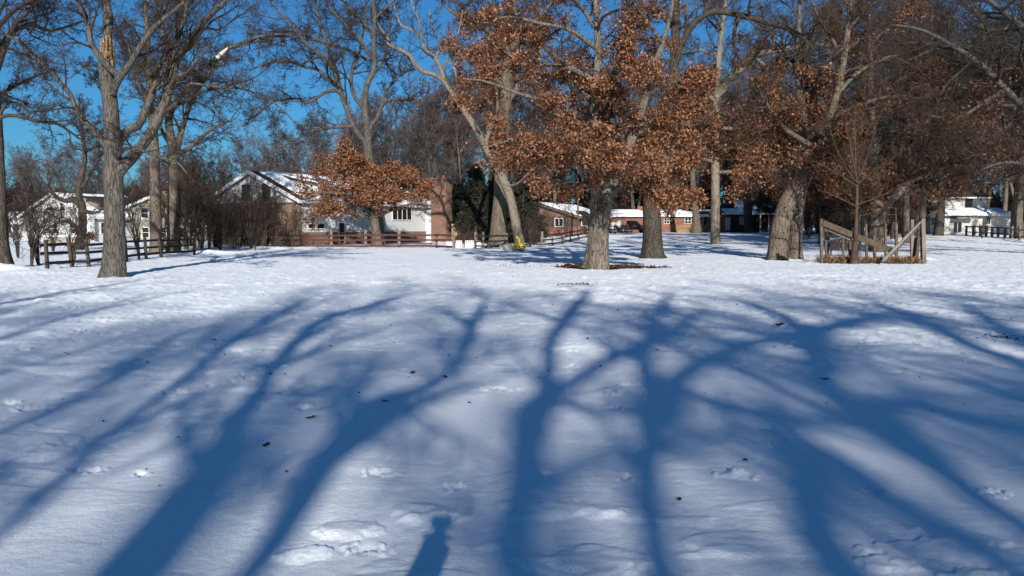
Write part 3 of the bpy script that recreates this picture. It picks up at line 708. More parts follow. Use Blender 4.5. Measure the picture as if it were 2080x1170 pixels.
# ---- 9. dark trunk with the split bark, 10. pale trunk further back
quick('leafy_oak', 'dark oak with a light split down its flared trunk, right of the central one', 44.6, 1326, 14,
      [(1326,532,0,66),(1326,520,0,48),(1326,500,0,41),(1325,470,0,37),(1324,440,0,35),(1323,400,0,33),(1328,350,0,28),(1338,310,0,25),(1350,260,0,22),(1361,200,0,20),(1369,140,0,19),(1372,80,0,18),(1373,20,0,17),(1375,-50,0,13),(1378,-130,0,8)],
      [[(1368,150,0,12),(1378,110,-.4,12),(1395,70,-.8,12),(1420,38,-1.2,12),(1455,22,-1.6,12),(1500,30,-2,12),(1545,42,-2.4,11),(1600,58,-2.8,10),(1635,80,-3.2,8),(1660,110,-3.6,5)],
       [(1326,370,0,14),(1300,350,-1,11),(1280,330,-1.8,8),(1260,320,-2.4,4)],
       [(1340,310,0,13),(1380,300,-.8,10),(1420,290,-1.6,8),(1460,300,-2.2,5),(1490,315,-2.6,3)],
       [(1352,255,0,12),(1400,250,.6,9),(1450,232,1.2,7),(1500,225,1.8,4)],
       [(1325,400,0,14),(1365,388,-1.4,10),(1400,395,-2.6,7),(1430,405,-3.4,4)], [(1330,340,0,12),(1310,300,1.4,9),(1290,270,2.4,5)],
       [(1373,60,0,11),(1340,30,1,8),(1300,10,2,5)], [(1372,90,0,11),(1330,80,-1,8),(1290,82,-2,5)],
       [(1361,195,0,11),(1325,160,-1.4,8),(1290,150,-2.6,4)], [(1500,30,-2,8),(1490,80,-1.6,6),(1500,120,-1,3)],
       [(1374,0,0,11),(1410,-40,-1,8),(1460,-70,-2,5)]],
      BARK_DARK, TWIG_WARM, n=(10, 8, 6), leaf=LEAF, nleaf=7, lsize=.16, lscale=1.2, lthr=.0, lspread=.16, Lr=((.25, .5), (.3, .6), (.3, .6)), up=(.02, 0, -.02),
      lzone=lambda x, y, u: (y < 410) & (y > 165) & (x > 1250) & (x < 1600) & ~((x > 1555) & (y > 335)) & ~((y < 235) & (x > 1340) & (u > .25)))
quick('leafy_oak', 'straight pale-barked trunk standing alone on the lawn before the red brick house', 71, 1454, 15,
      [(1454,508,0,34),(1454,498,0,22),(1453,470,0,19),(1453,420,0,18),(1453,370,0,17),(1452,320,0,16),(1453,270,0,15),(1455,220,0,15),(1457,180,0,14),(1460,120,0,12),(1466,60,0,10),(1474,0,0,8),(1480,-80,0,4)],
      [[(1456,192,0,14),(1470,172,-.5,14),(1490,150,-1,14),(1512,138,-1.4,14),(1528,112,-1.8,13),(1560,106,-2.4,12),(1600,100,-3,10),(1640,90,-3.6,8),(1680,92,-4.2,6),(1720,96,-4.8,4)],
       [(1455,205,0,11),(1430,192,-.6,9),(1400,188,-1.2,8),(1370,196,-1.8,5),(1340,205,-2.4,3)],
       [(1528,112,-1.8,7),(1538,85,-1.6,6),(1560,90,-1.4,4),(1575,100,-1.2,2)], [(1535,118,-1.8,7),(1560,140,-2,5),(1572,165,-2.2,3)],
       [(1453,330,0,8),(1420,322,-1,6),(1385,330,-2,4)], [(1453,310,0,8),(1490,300,-1,6),(1530,310,-2,4)], [(1453,350,0,8),(1500,350,-1.5,6),(1545,352,-3,4),(1580,365,-4,3)],
       [(1453,260,0,8),(1500,262,1,6),(1550,260,2,4)], [(1453,250,0,8),(1410,240,1,6),(1370,250,2,4)]],
      BARK_PALE, TWIG_WARM, n=(10, 8, 6), leaf=LEAF_DK, nleaf=6, lsize=.2, lscale=1.8, lthr=.0, lspread=.22, auto=6,
      lzone=lambda x, y, u: (y < 415) & (y > 215) & (x > 1330) & (x < 1640) & ~((x > 1565) & (y > 345)))

# ---- 11. leaning pair at the right
quick('oak_tree', 'thick grey trunk leaning right, the larger of the close pair', 41.8, 1578, 16,
      [(1576,540,0,60),(1578,528,0,45),(1580,510,0,40),(1583,480,0,38),(1588,450,0,36),(1597,420,0,35),(1610,388,0,32),(1625,352,0,29),(1640,324,0,26),(1653,300,0,23),(1668,275,0,20),(1685,240,0,17),(1700,190,0,15),(1712,130,0,13),(1722,60,0,11),(1730,-20,0,8),(1735,-110,0,4)],
      [[(1653,302,0,15),(1625,282,-.6,11),(1595,262,-1.2,9),(1570,230,-1.8,7),(1545,190,-2.4,5),(1530,150,-3,3)],
       [(1632,262,.2,9),(1661,274,-.4,9),(1682,288,-.8,8),(1703,301,-1.2,8),(1725,318,-1.6,7),(1745,345,-2,4),(1755,370,-2.2,2)],
       [(1680,250,0,11),(1720,225,-.8,9),(1770,205,-1.6,7),(1820,195,-2.4,5),(1870,200,-3,3)],
       [(1700,190,0,10),(1740,150,.8,8),(1790,120,1.6,6),(1840,110,2.4,4)],
       [(1712,130,0,10),(1690,80,-1,8),(1660,30,-2,5),(1640,-20,-2.6,3)],
       [(1685,240,0,10),(1660,190,1,8),(1630,150,2,6),(1600,130,3,3)],
       [(1722,60,0,9),(1760,20,-1,7),(1810,-20,-2,4)], [(1640,325,0,10),(1680,330,-2,8),(1720,345,-3.6,5),(1770,365,-5,3)],
       [(1668,278,0,10),(1690,262,-2.4,8),(1730,255,-4.6,5)]],
      BARK, TWIG_WARM, n=(11, 8, 7), leaf=LEAF_DK, nleaf=6, lsize=.15, lscale=1.3, lthr=.05, lspread=.15,
      lzone=lambda x, y, u: ((y < 400) & (y > 120) & (x < 1720) & (u < .9)) & ~((y > 335) & (np.abs(x - 1612) < 42)) | ((x < 1960) & (y > 200) & (u < .35)))
quick('oak_tree', 'straight brown trunk with dark holes, the slimmer of the close pair', 42.6, 1615, 17,
      [(1615,540,0,42),(1615,526,0,32),(1615,500,0,29),(1616,470,0,28),(1619,430,0,27),(1624,395,0,26),(1628,350,0,21),(1631,300,0,19),(1632,262,0,17),(1628,210,0,15),(1622,160,0,13),(1620,100,0,11),(1624,20,0,9),(1630,-80,0,5)],
      [[(1630,270,0,10),(1600,240,-1,8),(1570,215,-1.8,7),(1540,205,-2.4,4)],
       [(1626,200,0,9),(1660,165,-1,8),(1690,120,-1.8,6),(1720,90,-2.4,3)],
       [(1621,150,0,9),(1590,110,1,7),(1560,60,1.8,5),(1540,0,2.4,3)],
       [(1627,370,0,10),(1590,350,-1,8),(1550,345,-2,6),(1510,355,-3,3)],
       [(1631,300,0,9),(1670,275,1.6,7),(1710,262,3,4)], [(1628,350,0,9),(1665,355,-1.4,7),(1700,372,-2.6,4)],
       [(1621,110,0,8),(1655,60,1,6),(1700,30,2,4)]],
      BARK, TWIG_WARM, n=(10, 8, 6), leaf=LEAF, nleaf=6, lsize=.15, lscale=1.2, lthr=.0, lspread=.15,
      lzone=lambda x, y, u: (y < 410) & (y > 130) & (x < 1760) & ~((y > 335) & (np.abs(x - 1612) < 42)))

# ---- 12. forked tree behind the enclosure
quick('oak_tree', 'brown trunk forking low behind the old wooden enclosure', 58, 1778, 18,
      [(1777,520,0,46),(1778,504,0,33),(1779,480,0,29),(1782,455,0,28),(1784,430,0,26),(1782,400,0,18),(1778,360,0,15),(1775,320,0,14),(1773,270,0,12),(1770,200,0,11),(1768,120,0,9),(1765,30,0,7),(1762,-60,0,4)],
      [[(1785,445,0,22),(1797,422,0,21),(1812,402,0,19),(1828,388,0,17),(1848,372,0,15),(1880,352,0,12),(1920,330,0,9),(1960,300,0,6),(1990,280,0,3)],
       [(1775,320,0,10),(1795,288,0,9),(1830,278,-.6,9),(1862,289,-1,9),(1890,301,-1.2,9),(1920,309,-1.4,9),(1948,315,-1.6,7),(1975,314,-1.8,3)],
       [(1936,314,-1.5,4),(1938,340,-1.5,4),(1946,358,-1.5,3),(1952,372,-1.5,2)],
       [(1770,210,0,9),(1800,180,-1,7),(1850,150,-2,5),(1900,130,-3,3)], [(1773,260,0,9),(1740,230,1,7),(1700,200,2,5),(1660,180,3,3)],
       [(1768,130,0,8),(1730,90,1,6),(1700,40,2,4)], [(1767,90,0,8),(1810,50,1,6),(1860,10,2,4)], [(1778,370,0,8),(1745,350,-1,6),(1705,345,-2,4)]],
      BARK, TWIG, n=(12, 9, 7), leaf=LEAF, nleaf=5, lsize=.17, lscale=1.5, lthr=.10, lspread=.2, lzone=lambda x, y, u: (y < 400))

# ---- 13. sapling inside the enclosure
def sapling():
    D = 36.5; b = B(1735, D)
    t = Tree('sapling', 'thin straight sapling growing through the fallen enclosure plank, shaggy at its foot', 'tree', b, 19)
    t.line([(1734,540,0,20),(1735,525,0,15),(1736,505,0,12),(1737,490,0,9),(1739,460,0,7),(1740,420,0,6),(1741,390,0,5),(1740,365,0,4)], D, 30, sides=12)
    for q in [[(1740,370,0,5),(1738,330,0,4),(1737,280,0,3),(1736,225,0,1.5)], [(1740,372,0,5),(1722,345,.2,4),(1700,305,.4,3),(1686,262,.6,1.5)],
              [(1740,368,0,5),(1755,335,-.2,4),(1770,290,-.4,3),(1782,245,-.6,1.5)], [(1740,375,0,4),(1770,352,.2,3),(1810,320,.3,2),(1850,300,.4,1)],
              [(1740,378,0,4),(1705,355,-.3,3),(1670,335,-.5,2),(1640,325,-.7,1)], [(1740,366,0,4),(1728,300,-.5,3),(1718,240,-.8,1.5)],
              [(1740,420,0,4),(1700,400,-.5,3),(1660,385,-.8,1.5)], [(1741,415,0,4),(1785,400,.5,3),(1830,375,.9,2),(1870,360,1.2,1)],
              [(1741,440,0,3),(1780,430,-.5,2),(1812,420,-.8,1)], [(1741,366,0,4),(1748,300,.5,3),(1752,235,.8,1.5)]]:
        t.line([(a_, b_, c_, d_ * .62) for (a_, b_, c_, d_) in q], D, 16, sides=6)
    lv = grow(t, t.parents(t.big[1:]), n=(9, 6), L=((.2, .45), (.3, .6)), ang=((18, 45), (25, 50)), wig=(.1, .14), up=(.1, .05), t0=(.1, .2), r=(.6, .6), K=(6, 4), rmin=.004)
    t.finish(TWIG_WARM, TWIG_WARM, crown_sets=crown_sets(lv, (4, 3)))
sapling()

# ---- the great oak just outside the frame on the right, its limbs reaching over the lawn
quick('oak_tree', 'huge spreading oak at the far right edge, its long limbs reaching left over the lawn', 47, 2230, 24,
      [(2230,540,0,70),(2230,500,0,52),(2228,440,0,48),(2222,380,0,46),(2215,320,0,42),(2205,260,0,36),(2195,190,0,30),(2190,110,0,24),(2185,20,0,17),(2180,-80,0,9)],
      [[(2215,320,0,24),(2150,270,-1,20),(2090,225,-2,17),(2040,180,-3,14),(1990,130,-3.6,12),(1930,90,-4.2,9),(1870,60,-5,6),(1810,50,-5.6,3)],
       [(2210,290,0,22),(2140,200,1,18),(2080,150,2,15),(2020,120,3,12),(1960,95,3.6,9),(1900,100,4.2,6),(1840,125,4.8,3)],
       [(2200,230,0,20),(2140,130,-1,16),(2080,60,-2,13),(2020,10,-3,9),(1960,-30,-3.6,5)],
       [(2218,340,0,18),(2150,310,2,14),(2080,285,3,11),(2010,262,4,8),(1950,255,5,6),(1890,262,6,3)],
       [(2220,360,0,16),(2160,350,-2,12),(2100,335,-4,9),(2040,330,-5.4,6),(1990,345,-6.4,3)],
       [(2195,180,0,16),(2150,60,2,12),(2110,-20,4,8)], [(2130,190,1.2,10),(2060,215,2,8),(1990,205,3,6),(1920,210,4,4),(1860,225,4.6,2)],
       [(2040,180,-3,9),(1990,215,-3.4,7),(1940,240,-4,5),(1890,235,-4.4,3)]],
      BARK_ASH, TWIG, n=(16, 10, 7), Lr=((.3, .7), (.35, .65), (.35, .75)), leaf=LEAF_DK, nleaf=4, lsize=.16, lscale=1.5, lthr=.10, lspread=.2, lzone=lambda x, y, u: (y > 120) & (x > 1860))
# ---- 14. far dark trunks at the right
quick('bare_tree', 'black shaded trunk in front of the two-storey white house', 95, 1908, 20,
      [(1906,488,0,28),(1906,476,0,20),(1909,450,0,17),(1911,420,0,15),(1911,390,0,14),(1908,340,0,12),(1905,280,0,11),(1900,200,0,9),(1896,100,0,7),(1890,0,0,5)],
      [[(1911,425,0,8),(1880,440,0,6),(1850,438,0,4),(1830,430,0,3)], [(1910,395,0,8),(1940,370,0,6),(1980,365,0,4),(2010,380,0,3)]],
      BARK_DARK, TWIG_DARK, n=(9, 7, 6), auto=12)
quick('bare_tree', 'stout grey-brown trunk at the right edge beside the white house', 86, 2066, 21,
      [(2066,496,0,36),(2066,480,0,26),(2065,450,0,22),(2068,410,0,20),(2073,370,0,18),(2070,320,0,16),(2055,270,0,15),(2035,230,0,13),(2015,180,0,11),(2000,100,0,9),(1990,10,0,6)],
      [[(2070,330,0,12),(2090,280,0,10),(2110,220,0,8),(2120,120,0,5)], [(2040,240,0,9),(2010,225,-1,7),(1970,215,-2,5),(1930,225,-3,3)]],
      BARK, TWIG, n=(10, 8, 6), auto=10)
quick('bare_tree', 'dark wide-branched tree shading the porch of the red brick house', 108, 1519, 22,
      [(1518,486,0,26),(1519,474,0,19),(1519,450,0,17),(1519,425,0,17),(1518,405,0,16),(1516,370,0,12),(1514,320,0,9),(1510,260,0,7),(1508,200,0,4)],
      [[(1519,425,0,9),(1532,412,0,8),(1548,400,0,7),(1556,380,0,6),(1575,365,0,3)], [(1519,418,0,9),(1536,411,0,7),(1560,413,0,4),(1580,408,0,2)],
       [(1518,410,0,9),(1500,398,0,8),(1480,385,0,6),(1462,388,0,3)], [(1518,405,0,9),(1535,385,0,7),(1550,350,0,5),(1570,320,0,3)]],
      BARK_DARK, TWIG_DARK, n=(9, 7, 6), auto=6)
quick('bare_tree', 'squat brown trunk against the stone-clad wall of the red brick house', 108, 1415, 23,
      [(1414,486,0,36),(1414,476,0,24),(1414,460,0,19),(1414,445,0,16),(1412,420,0,13),(1408,380,0,11),(1405,320,0,9),(1400,250,0,7),(1398,180,0,4)], [],
      BARK, TWIG, n=(8, 7, 5), auto=9)

# ---- 15. the trees that stand behind the photographer; their shadows fall across the open snow
def up_ray(px, py, yp):
    x, y = G(px, py); k = (y - yp) / SHD.y
    return x - SHD.x * k, yp, -SHD.z * k, math.hypot(x, y)
def shade_tree(label, base, fork, strokes, seed, n=(11, 8, 7)):
    t = Tree('bare_tree', label, 'tree', (base[0], base[1], 0), seed)
    fx, fz = fork
    t.raw([(0, 0, -.3, .42), (0, 0, .3, .34), ((fx - base[0]) * .3, 0, fz * .4, .28), ((fx - base[0]), 0, fz, .25)], 30, sides=16)
    for st in strokes:
        rows = [(fx - base[0], 0, fz - .5, .16)]; pts = []
        for (px, py, wd, dy) in st:
            x, y, z, d = up_ray(px, py, base[1] + dy); pts.append((x - base[0], y - base[1], z, wd * (.70 + .30 * min(1, max(0, (py - 740) / 200))) / 2 / F * d))
        a = pts[0]
        if st[0][1] > 870 or st[0][0] < 0 or st[0][0] > 2080:
            rows.append((rows[0][0] * .3 + a[0] * .7, a[1] * .6, fz * .45 + a[2] * .55, a[3] * 1.05)); pts = rows + pts
        b2 = pts[-1]; b1 = pts[-2]; pts.append((2 * b2[0] - b1[0], 2 * b2[1] - b1[1], 2 * b2[2] - b1[2], .008))
        t.raw(pts, 30, sides=9)
    src = t.parents(t.big[1:]); lv = grow(t, src, n=n, L=((.18, .42), (.3, .6), (.35, .7)), rmin=.007, r=(.75, .7, .7))
    return t.finish(BARK, TWIG, crown_sets=crown_sets(lv, (5, 4, 3)))
shade_tree('bare tree behind the photographer, its limbs shading the left foreground snow', (-.5, -14, 0), (-.5, 4.8),
  [[(256,1170,150,0),(359,1057,145,0),(446,955,100,.2),(461,878,55,.3),(523,801,48,.4),(569,739,50,.5),(615,688,55,.6),(667,647,40,.7),(769,616,30,.8)],
   [(500,1170,60,0),(590,1057,85,-.2),(641,970,72,-.3),(718,878,80,-.4),(759,826,95,-.5),(841,796,50,-.6),(897,775,36,-.7),(938,724,45,-.8),(949,693,45,-.8),(974,632,30,-.9)],
   [(0,1083,36,.4),(77,1021,40,.5),(154,939,36,.5),(220,883,32,.6),(287,837,34,.6),(349,796,34,.7),(420,744,36,.8),(487,688,36,.9),(560,640,26,1)],
   [(0,888,30,-.5),(128,826,30,-.6),(231,775,34,-.7),(308,719,30,-.8),(350,690,18,-.8)],
   [(759,826,36,-.5),(700,800,30,0),(615,796,24,.3)]], 31)
shade_tree('bare tree behind the photographer, its limbs shading the middle foreground snow', (1.9, -16, 0), (1.9, 5.2),
  [[(1050,1170,80,0),(1052,1031,85,0),(1070,903,85,0),(1091,837,100,.2),(1112,790,60,.3),(1117,698,45,.4),(1158,637,50,.5),(1185,605,30,.6)],
   [(1342,1170,80,-.3),(1317,1031,52,-.3),(1317,903,60,-.3),(1337,837,90,-.4),(1389,760,60,-.5),(1476,714,50,-.6),(1553,693,50,-.7),(1655,672,50,-.8),(1737,652,40,-.8)],
   [(1091,837,90,.2),(1130,800,55,.8),(1194,755,45,1),(1286,708,50,1.2),(1340,690,45,1.3),(1400,650,30,1.4)],
   [(1317,850,60,-.4),(1310,780,45,-.2),(1307,724,50,0),(1327,647,40,.2),(1350,610,25,.3)],
   [(1120,815,40,.2),(1220,838,26,0),(1310,826,34,-.3)]], 32, (9, 7, 6))
shade_tree('bare tree behind the photographer, its limbs shading the right foreground snow', (3.7, -15, 0), (3.7, 4.8),
  [[(1722,1170,95,0),(1655,1031,75,0),(1630,929,80,.1),(1583,878,45,.2),(1573,840,30,.2)],
   [(2140,1130,50,-.2),(2080,1072,50,-.2),(1989,1006,50,-.2),(1860,919,85,-.2),(1773,847,95,-.3),(1686,796,55,-.4),(1650,739,60,-.5),(1645,688,60,-.6),(1578,642,40,-.7),(1527,621,30,-.8)],
   [(2060,1165,45,.6),(1963,1093,45,.6),(1835,1031,42,.5),(1707,939,40,.4)],
   [(1773,850,60,-.3),(1830,821,50,.1),(1963,852,50,.4),(2080,872,50,.6),(2150,880,30,.8)],
   [(1645,688,50,-.6),(1700,660,45,-.9),(1740,652,40,-1),(1790,640,25,-1)]], 33, (8, 7, 6))
shade_tree('bare tree behind the photographer off to the right, shading the snow at the right edge', (8.0, -15, 0), (8.0, 6.5),
  [[(2300,900,60,0),(2180,800,60,0),(2080,745,50,0),(1960,700,45,.2),(1880,660,40,.3),(1800,625,30,.5)],
   [(2250,800,50,-.3),(2120,720,46,-.4),(2060,690,42,-.4),(1980,640,34,-.5)],
   [(2400,780,60,0),(2300,700,50,0),(2150,640,40,.3)]], 34)
shade_tree('bare tree behind the photographer off to the left, shading the snow at the left edge', (-6.5, -17, 0), (-6.5, 6.5),
  [[(-500,900,50,0),(-300,790,40,0),(-60,710,26,0),(120,650,20,.2),(300,610,14,.4)],
   [(-600,800,50,-.4),(-380,700,40,-.4),(-100,640,34,-.6),(100,600,26,-.8),(250,575,16,-1)],
   [(-300,860,36,.3),(-60,780,24,.4),(100,735,16,.6),(240,690,10,.7)]], 35, (5, 5, 4))

# ---- 16. grown background trees: a few kinds, then copies of each
def grown(name, label, cat, base, seed, H, r, start=.3, nl=14, spread=(.28, .45), ang=(35, 65), upb=.10, bark=BARK, twig=TWIG_GREY, n=(7, 6, 6), group=None, lean=.03, stems=1, rmin=.011, leaf=None, nleaf=4, lsize=.25, lthr=0.1, wig=.14, Kt=20, fall=.3):
    t = Tree(name, label, cat, base, seed, group); rg = t.rng
    trunks = []
    for s_ in range(stems):
        a = rg.uniform(0, 6.28); sp = (0 if stems == 1 else rg.uniform(.15, .5)) * H * .5
        rows = []; x = y = 0.
        for k in range(7):
            f = k / 6; rows.append((math.cos(a) * sp * f ** 1.3 + x, math.sin(a) * sp * f ** 1.3 + y, (H * f if k else -.3) * (1 if stems == 1 else rg.uniform(.95, 1.0)), r * (1 - .93 * f) ** .9 * (1.25 if k == 0 else 1)))
            x += rg.randn() * lean * H / 3; y += rg.randn() * lean * H / 3
        trunks.append(t.raw(rows, Kt, sides=10))
    pp, rr = t.parents([(c[:, :3], c[:, 3]) for c in trunks], 20)
    ap, ar = spawn(rg, pp, rr, nl, start, .97, spread, ang, 12, wig, upb, .6, fall=fall)
    pall = [(ap[i], ar[i]) for i in range(len(ap))] + [(c[len(c) // 2:, :3], c[len(c) // 2:, 3]) for c in trunks]
    src = t.parents(pall, 12); lv = grow(t, src, n=n, K=(6, 5, 3), rmin=rmin, up=(.08, .05, .02), L=((.3, .6), (.35, .65), (.4, .8)))
    sets = [(ap, ar, 6)] + crown_sets(lv, (4, 3, 3))
    ls = leaves(rg, lv[2][0], nleaf, lsize, clump_keep(lv[2][0], 2.2, lthr, seed), .25) if leaf is not None else None
    t.finish(bark, twig, leaf, None, .06, sets, ls)
    return t.root
def copy_tree(root, loc, rz, s, label=None, group=None):
    r = root.copy(); C.objects.link(r); r.location = loc; r.rotation_euler = (0, 0, rz); r.scale = (s, s, s)
    if label: r['label'] = label
    if group: r['group'] = group
    for ch in root.children:
        c = ch.copy(); C.objects.link(c); c.parent = r
    return r
rb = random.Random(77)
_o = 'first second third fourth fifth sixth seventh eighth ninth tenth eleventh twelfth thirteenth fourteenth fifteenth sixteenth seventeenth eighteenth nineteenth'.split()
ORD = _o + ['twentieth'] + ['twenty-' + q for q in _o[:9]] + ['thirtieth'] + ['thirty-' + q for q in _o[:9]] + ['fortieth']
def scatter(kinds, spots, group, label, place=None):
    """first spot of each kind takes the source itself, then copies"""
    used = set(); made = []
    for i, (px, D, s) in enumerate(spots):
        k = i % len(kinds); root = kinds[k]; loc = B(px, D)
        if k not in used:
            used.add(k); o = root; o.location = loc; o.scale = (s, s, s); o.rotation_euler = (0, 0, rb.uniform(0, 6.28))
        else: o = copy_tree(root, loc, rb.uniform(0, 6.28), s)
        o['label'] = label; o['group'] = group; made.append((px, D, o))
    if place:                           # told apart by their order from the left
        made.sort(key=lambda q: q[0])
        for i, (px, D, o) in enumerate(made): o['label'] = f"{place}, {ORD[i]} from the left"
o0 = (0, 0, 0)
LB0 = 'tall dense leafless tree in the wood behind the photographer'
back = [grown('bare_tree', LB0, 'tree', (0, -40, 0), 200 + i, 22, .3, .25, 22, (.26, .4), (35, 65), .08, BARK, TWIG, (8, 7, 7), rmin=.010) for i in range(2)]
for i, (x, y, s_) in enumerate([(-14, -45, .95), (-6, -39, .88), (0, -44, 1.0), (7.5, -40, .9), (15, -43, .95), (22, -40, .95), (-24, -39, .9), (29, -44, 1.0), (-12, -53, 1.12), (-5, -54, 1.1), (2, -53, 1.12), (9, -54, 1.1), (16, -53, 1.12)]):
    if i < 2: o = back[i]
    else: o = copy_tree(back[i % 2], (x, y, 0), rb.uniform(0, 6.28), s_)
    o.location = (x, y, 0); o.scale = (s_, s_, s_); o['label'] = LB0; o['group'] = 'tall trees in the wood behind the photographer'
LBL = 'leafless tree with fine grey twigs in the wood beyond the houses'
woods = [grown('woodland_tree', LBL, 'tree', o0, 100 + i, 18, .2, .28, 11, (.26, .42), (18, 42), .10, BARK, TWIG_GREY, (8, 6, 6), rmin=.013, stems=2 + i % 2, wig=.2) for i in range(4)]
spots = []
for i in range(30):                     # left skyline, low
    px = -120 + 680 * (i + rb.uniform(-.4, .4)) / 30; spots.append((px, rb.uniform(125, 170), rb.uniform(.62, .86)))
for i in range(26):                     # behind the white house
    px = 540 + 420 * (i + rb.uniform(-.4, .4)) / 26; spots.append((px, rb.uniform(105, 140), rb.uniform(.85, 1.15) * (.66 + .32 * min(1, (px - 540) / 260))))
for i in range(40):                     # right half
    px = 930 + 1300 * (i + rb.uniform(-.4, .4)) / 40; spots.append((px, rb.uniform(120, 165), rb.uniform(1.1, 1.5)))
rb.shuffle(spots)
scatter(woods, spots, 'leafless trees of the wood beyond the houses', LBL)
LB2 = 'tall leafless tree standing among the houses on the shady right side'
tall = [grown('woodland_tree', LB2, 'tree', o0, 120 + i, 24, .34, .25, 22, (.25, .42), (35, 68), .07, BARK if i % 2 else BARK_DARK, TWIG_DARK if i == 0 else TWIG, (8, 7, 7), rmin=.013) for i in range(3)]
spots = [(1040, 112, 1.0), (1130, 104, .9), (1225, 136, 1.0), (1300, 140, 1.05), (1385, 138, 1.1), (1480, 142, 1.1), (1570, 137, 1.1), (1640, 98, 1.0), (1668, 84, .95), (1705, 90, .95), (1742, 78, .9),
         (1812, 84, .95), (1850, 92, 1.0), (1838, 74, .9), (1880, 118, 1.1), (1960, 118, 1.1), (2030, 120, 1.1), (2110, 104, 1.05), (2140, 80, 1.0), (2180, 64, .9), (2260, 74, 1.0), (2230, 50, .8), (1990, 124, 1.0), (1600, 134, 1.05), (1760, 110, 1.0), (1864, 68, .85), (1945, 122, 1.1), (2005, 120, 1.15), (2096, 92, 1.0), (1790, 120, 1.1), (1720, 124, 1.1), (1350, 145, 1.1), (1430, 150, 1.15)]
scatter(tall, spots, 'tall leafless trees among the houses on the right', LB2, 'tall leafless tree in the shady wood by the right-hand houses')
LB3 = 'young brown-leaved oak in the shady wood on the right'
brown = [grown('leafy_oak', LB3, 'tree', o0, 140 + i, 13, .16, .25, 16, (.3, .45), (45, 80), .03, BARK_DARK, TWIG_WARM, (7, 6, 5), leaf=LEAF_DK, nleaf=5, lsize=.3, lthr=-.05) for i in range(2)]
spots = [(1395, 136, 1.35), (1500, 140, 1.3), (1555, 134, 1.3), (1662, 72, .85), (1715, 68, .8), (1610, 90, .9), (1815, 82, .7), (1450, 134, 1.3), (1120, 122, 1.1), (1330, 138, 1.3)]
scatter(brown, spots, 'brown-leaved oaks in the wood on the right', LB3, 'young brown-leaved oak beyond the lawn trees on the right')
LB4 = 'leafless underwood tree along the foot of the far wood'
low = [grown('underwood_tree', LB4, 'tree', o0, 160 + i, 7, .09, .08, 22, (.3, .5), (25, 60), .10, BARK_DARK, TWIG_DARK if i else TWIG_GREY, (8, 7, 6), stems=3, rmin=.014) for i in range(3)]
spots = [(-100 + 2360 * (i + rb.uniform(-.4, .4)) / 110, rb.uniform(130, 160), rb.uniform(.8, 1.2)) for i in range(110)]
spots += [(1600, 100, .9), (1640, 88, .9), (1680, 80, .85), (1700, 96, 1), (1730, 86, .9), (1770, 92, .95), (1800, 98, 1), (1830, 90, .9), (1860, 98, .9), (1100, 128, 1), (1890, 112, 1.0), (2085, 104, 1), (2110, 95, 1), (1600, 112, 1.2), (1660, 108, 1.2)]
scatter(low, spots, 'leafless underwood trees along the far wood', LB4)
# the thicket in front of the white house, and single bushes
LB5 = 'tangled leafless bush in the thicket between the dark fence and the white house'
bush = [grown('bush', LB5, 'bush', o0, 180 + i, 4.6, .045, .12, 5, (.4, .65), (15, 50), .06, BARK_DARK, TWIG_DARK if i else TWIG_WARM, (3, 4, 4), stems=8, rmin=.006, lean=.09, Kt=12, wig=.2) for i in range(3)]
spots = [(404, 54, .95), (425, 56, .85), (450, 58, .85), (478, 60, .75), (505, 62, .65), (530, 63, .6), (556, 64, .62), (582, 65, .4), (440, 64, 1.15), (412, 62, 1.3), (470, 68, .9), (545, 68, .65), (380, 60, 1.4), (358, 66, 1.4),
         (500, 70, .8), (335, 58, 1.0), (392, 70, 1.5), (368, 54, .8), (610, 69, .4), (520, 58, .35), (470, 56, .35), (350, 74, 1.5), (425, 72, 1.4), (445, 61, .6), (490, 63, .5), (512, 61, .95), (538, 62, .95), (566, 63, .85), (594, 64, .7), (525, 66, 1.1)]
scatter(bush, spots, 'leafless bushes of the thicket before the white house', LB5, 'tangled leafless bush of the thicket before the brick gable')
for (px, D, s, lb) in [(66, 34, .75, 'dark leafless bush just left of the end post of the left fence'), (82, 36, .65, 'dark leafless bush right behind the end post of the left fence'),
                       (40, 44, .7, 'leafless bush behind the left fence, between the edge trunk and the far houses'), (110, 56, .75, 'leafless bush in front of the far left white house gable'),
                       (148, 35.5, .65, 'straggly leafless bush growing through the left fence beside the torn tree'), (285, 42, .8, 'thin leafless bush growing through the left fence right of the torn tree'),
                       (1076, 66, .55, 'small leafless bush by the dark fence right of the yellow machine'), (1108, 94, .8, 'bare reddish shrub against the tan brick gable'), (1150, 93, .7, 'bare shrub at the corner of the tan brick house'),
                       (1210, 96, 1.2, 'tall bare shrub before the grey-brown house wing'), (1975, 97, .5, 'small bare shrub beside the glass door of the two-storey white house'), (1990, 86, .35, 'low bare shrub behind the grey fence at far right')]:
    o = copy_tree(bush[0 if px > 1000 else 1], B(px, D), rb.uniform(0, 6.28), s, lb); del o['group']

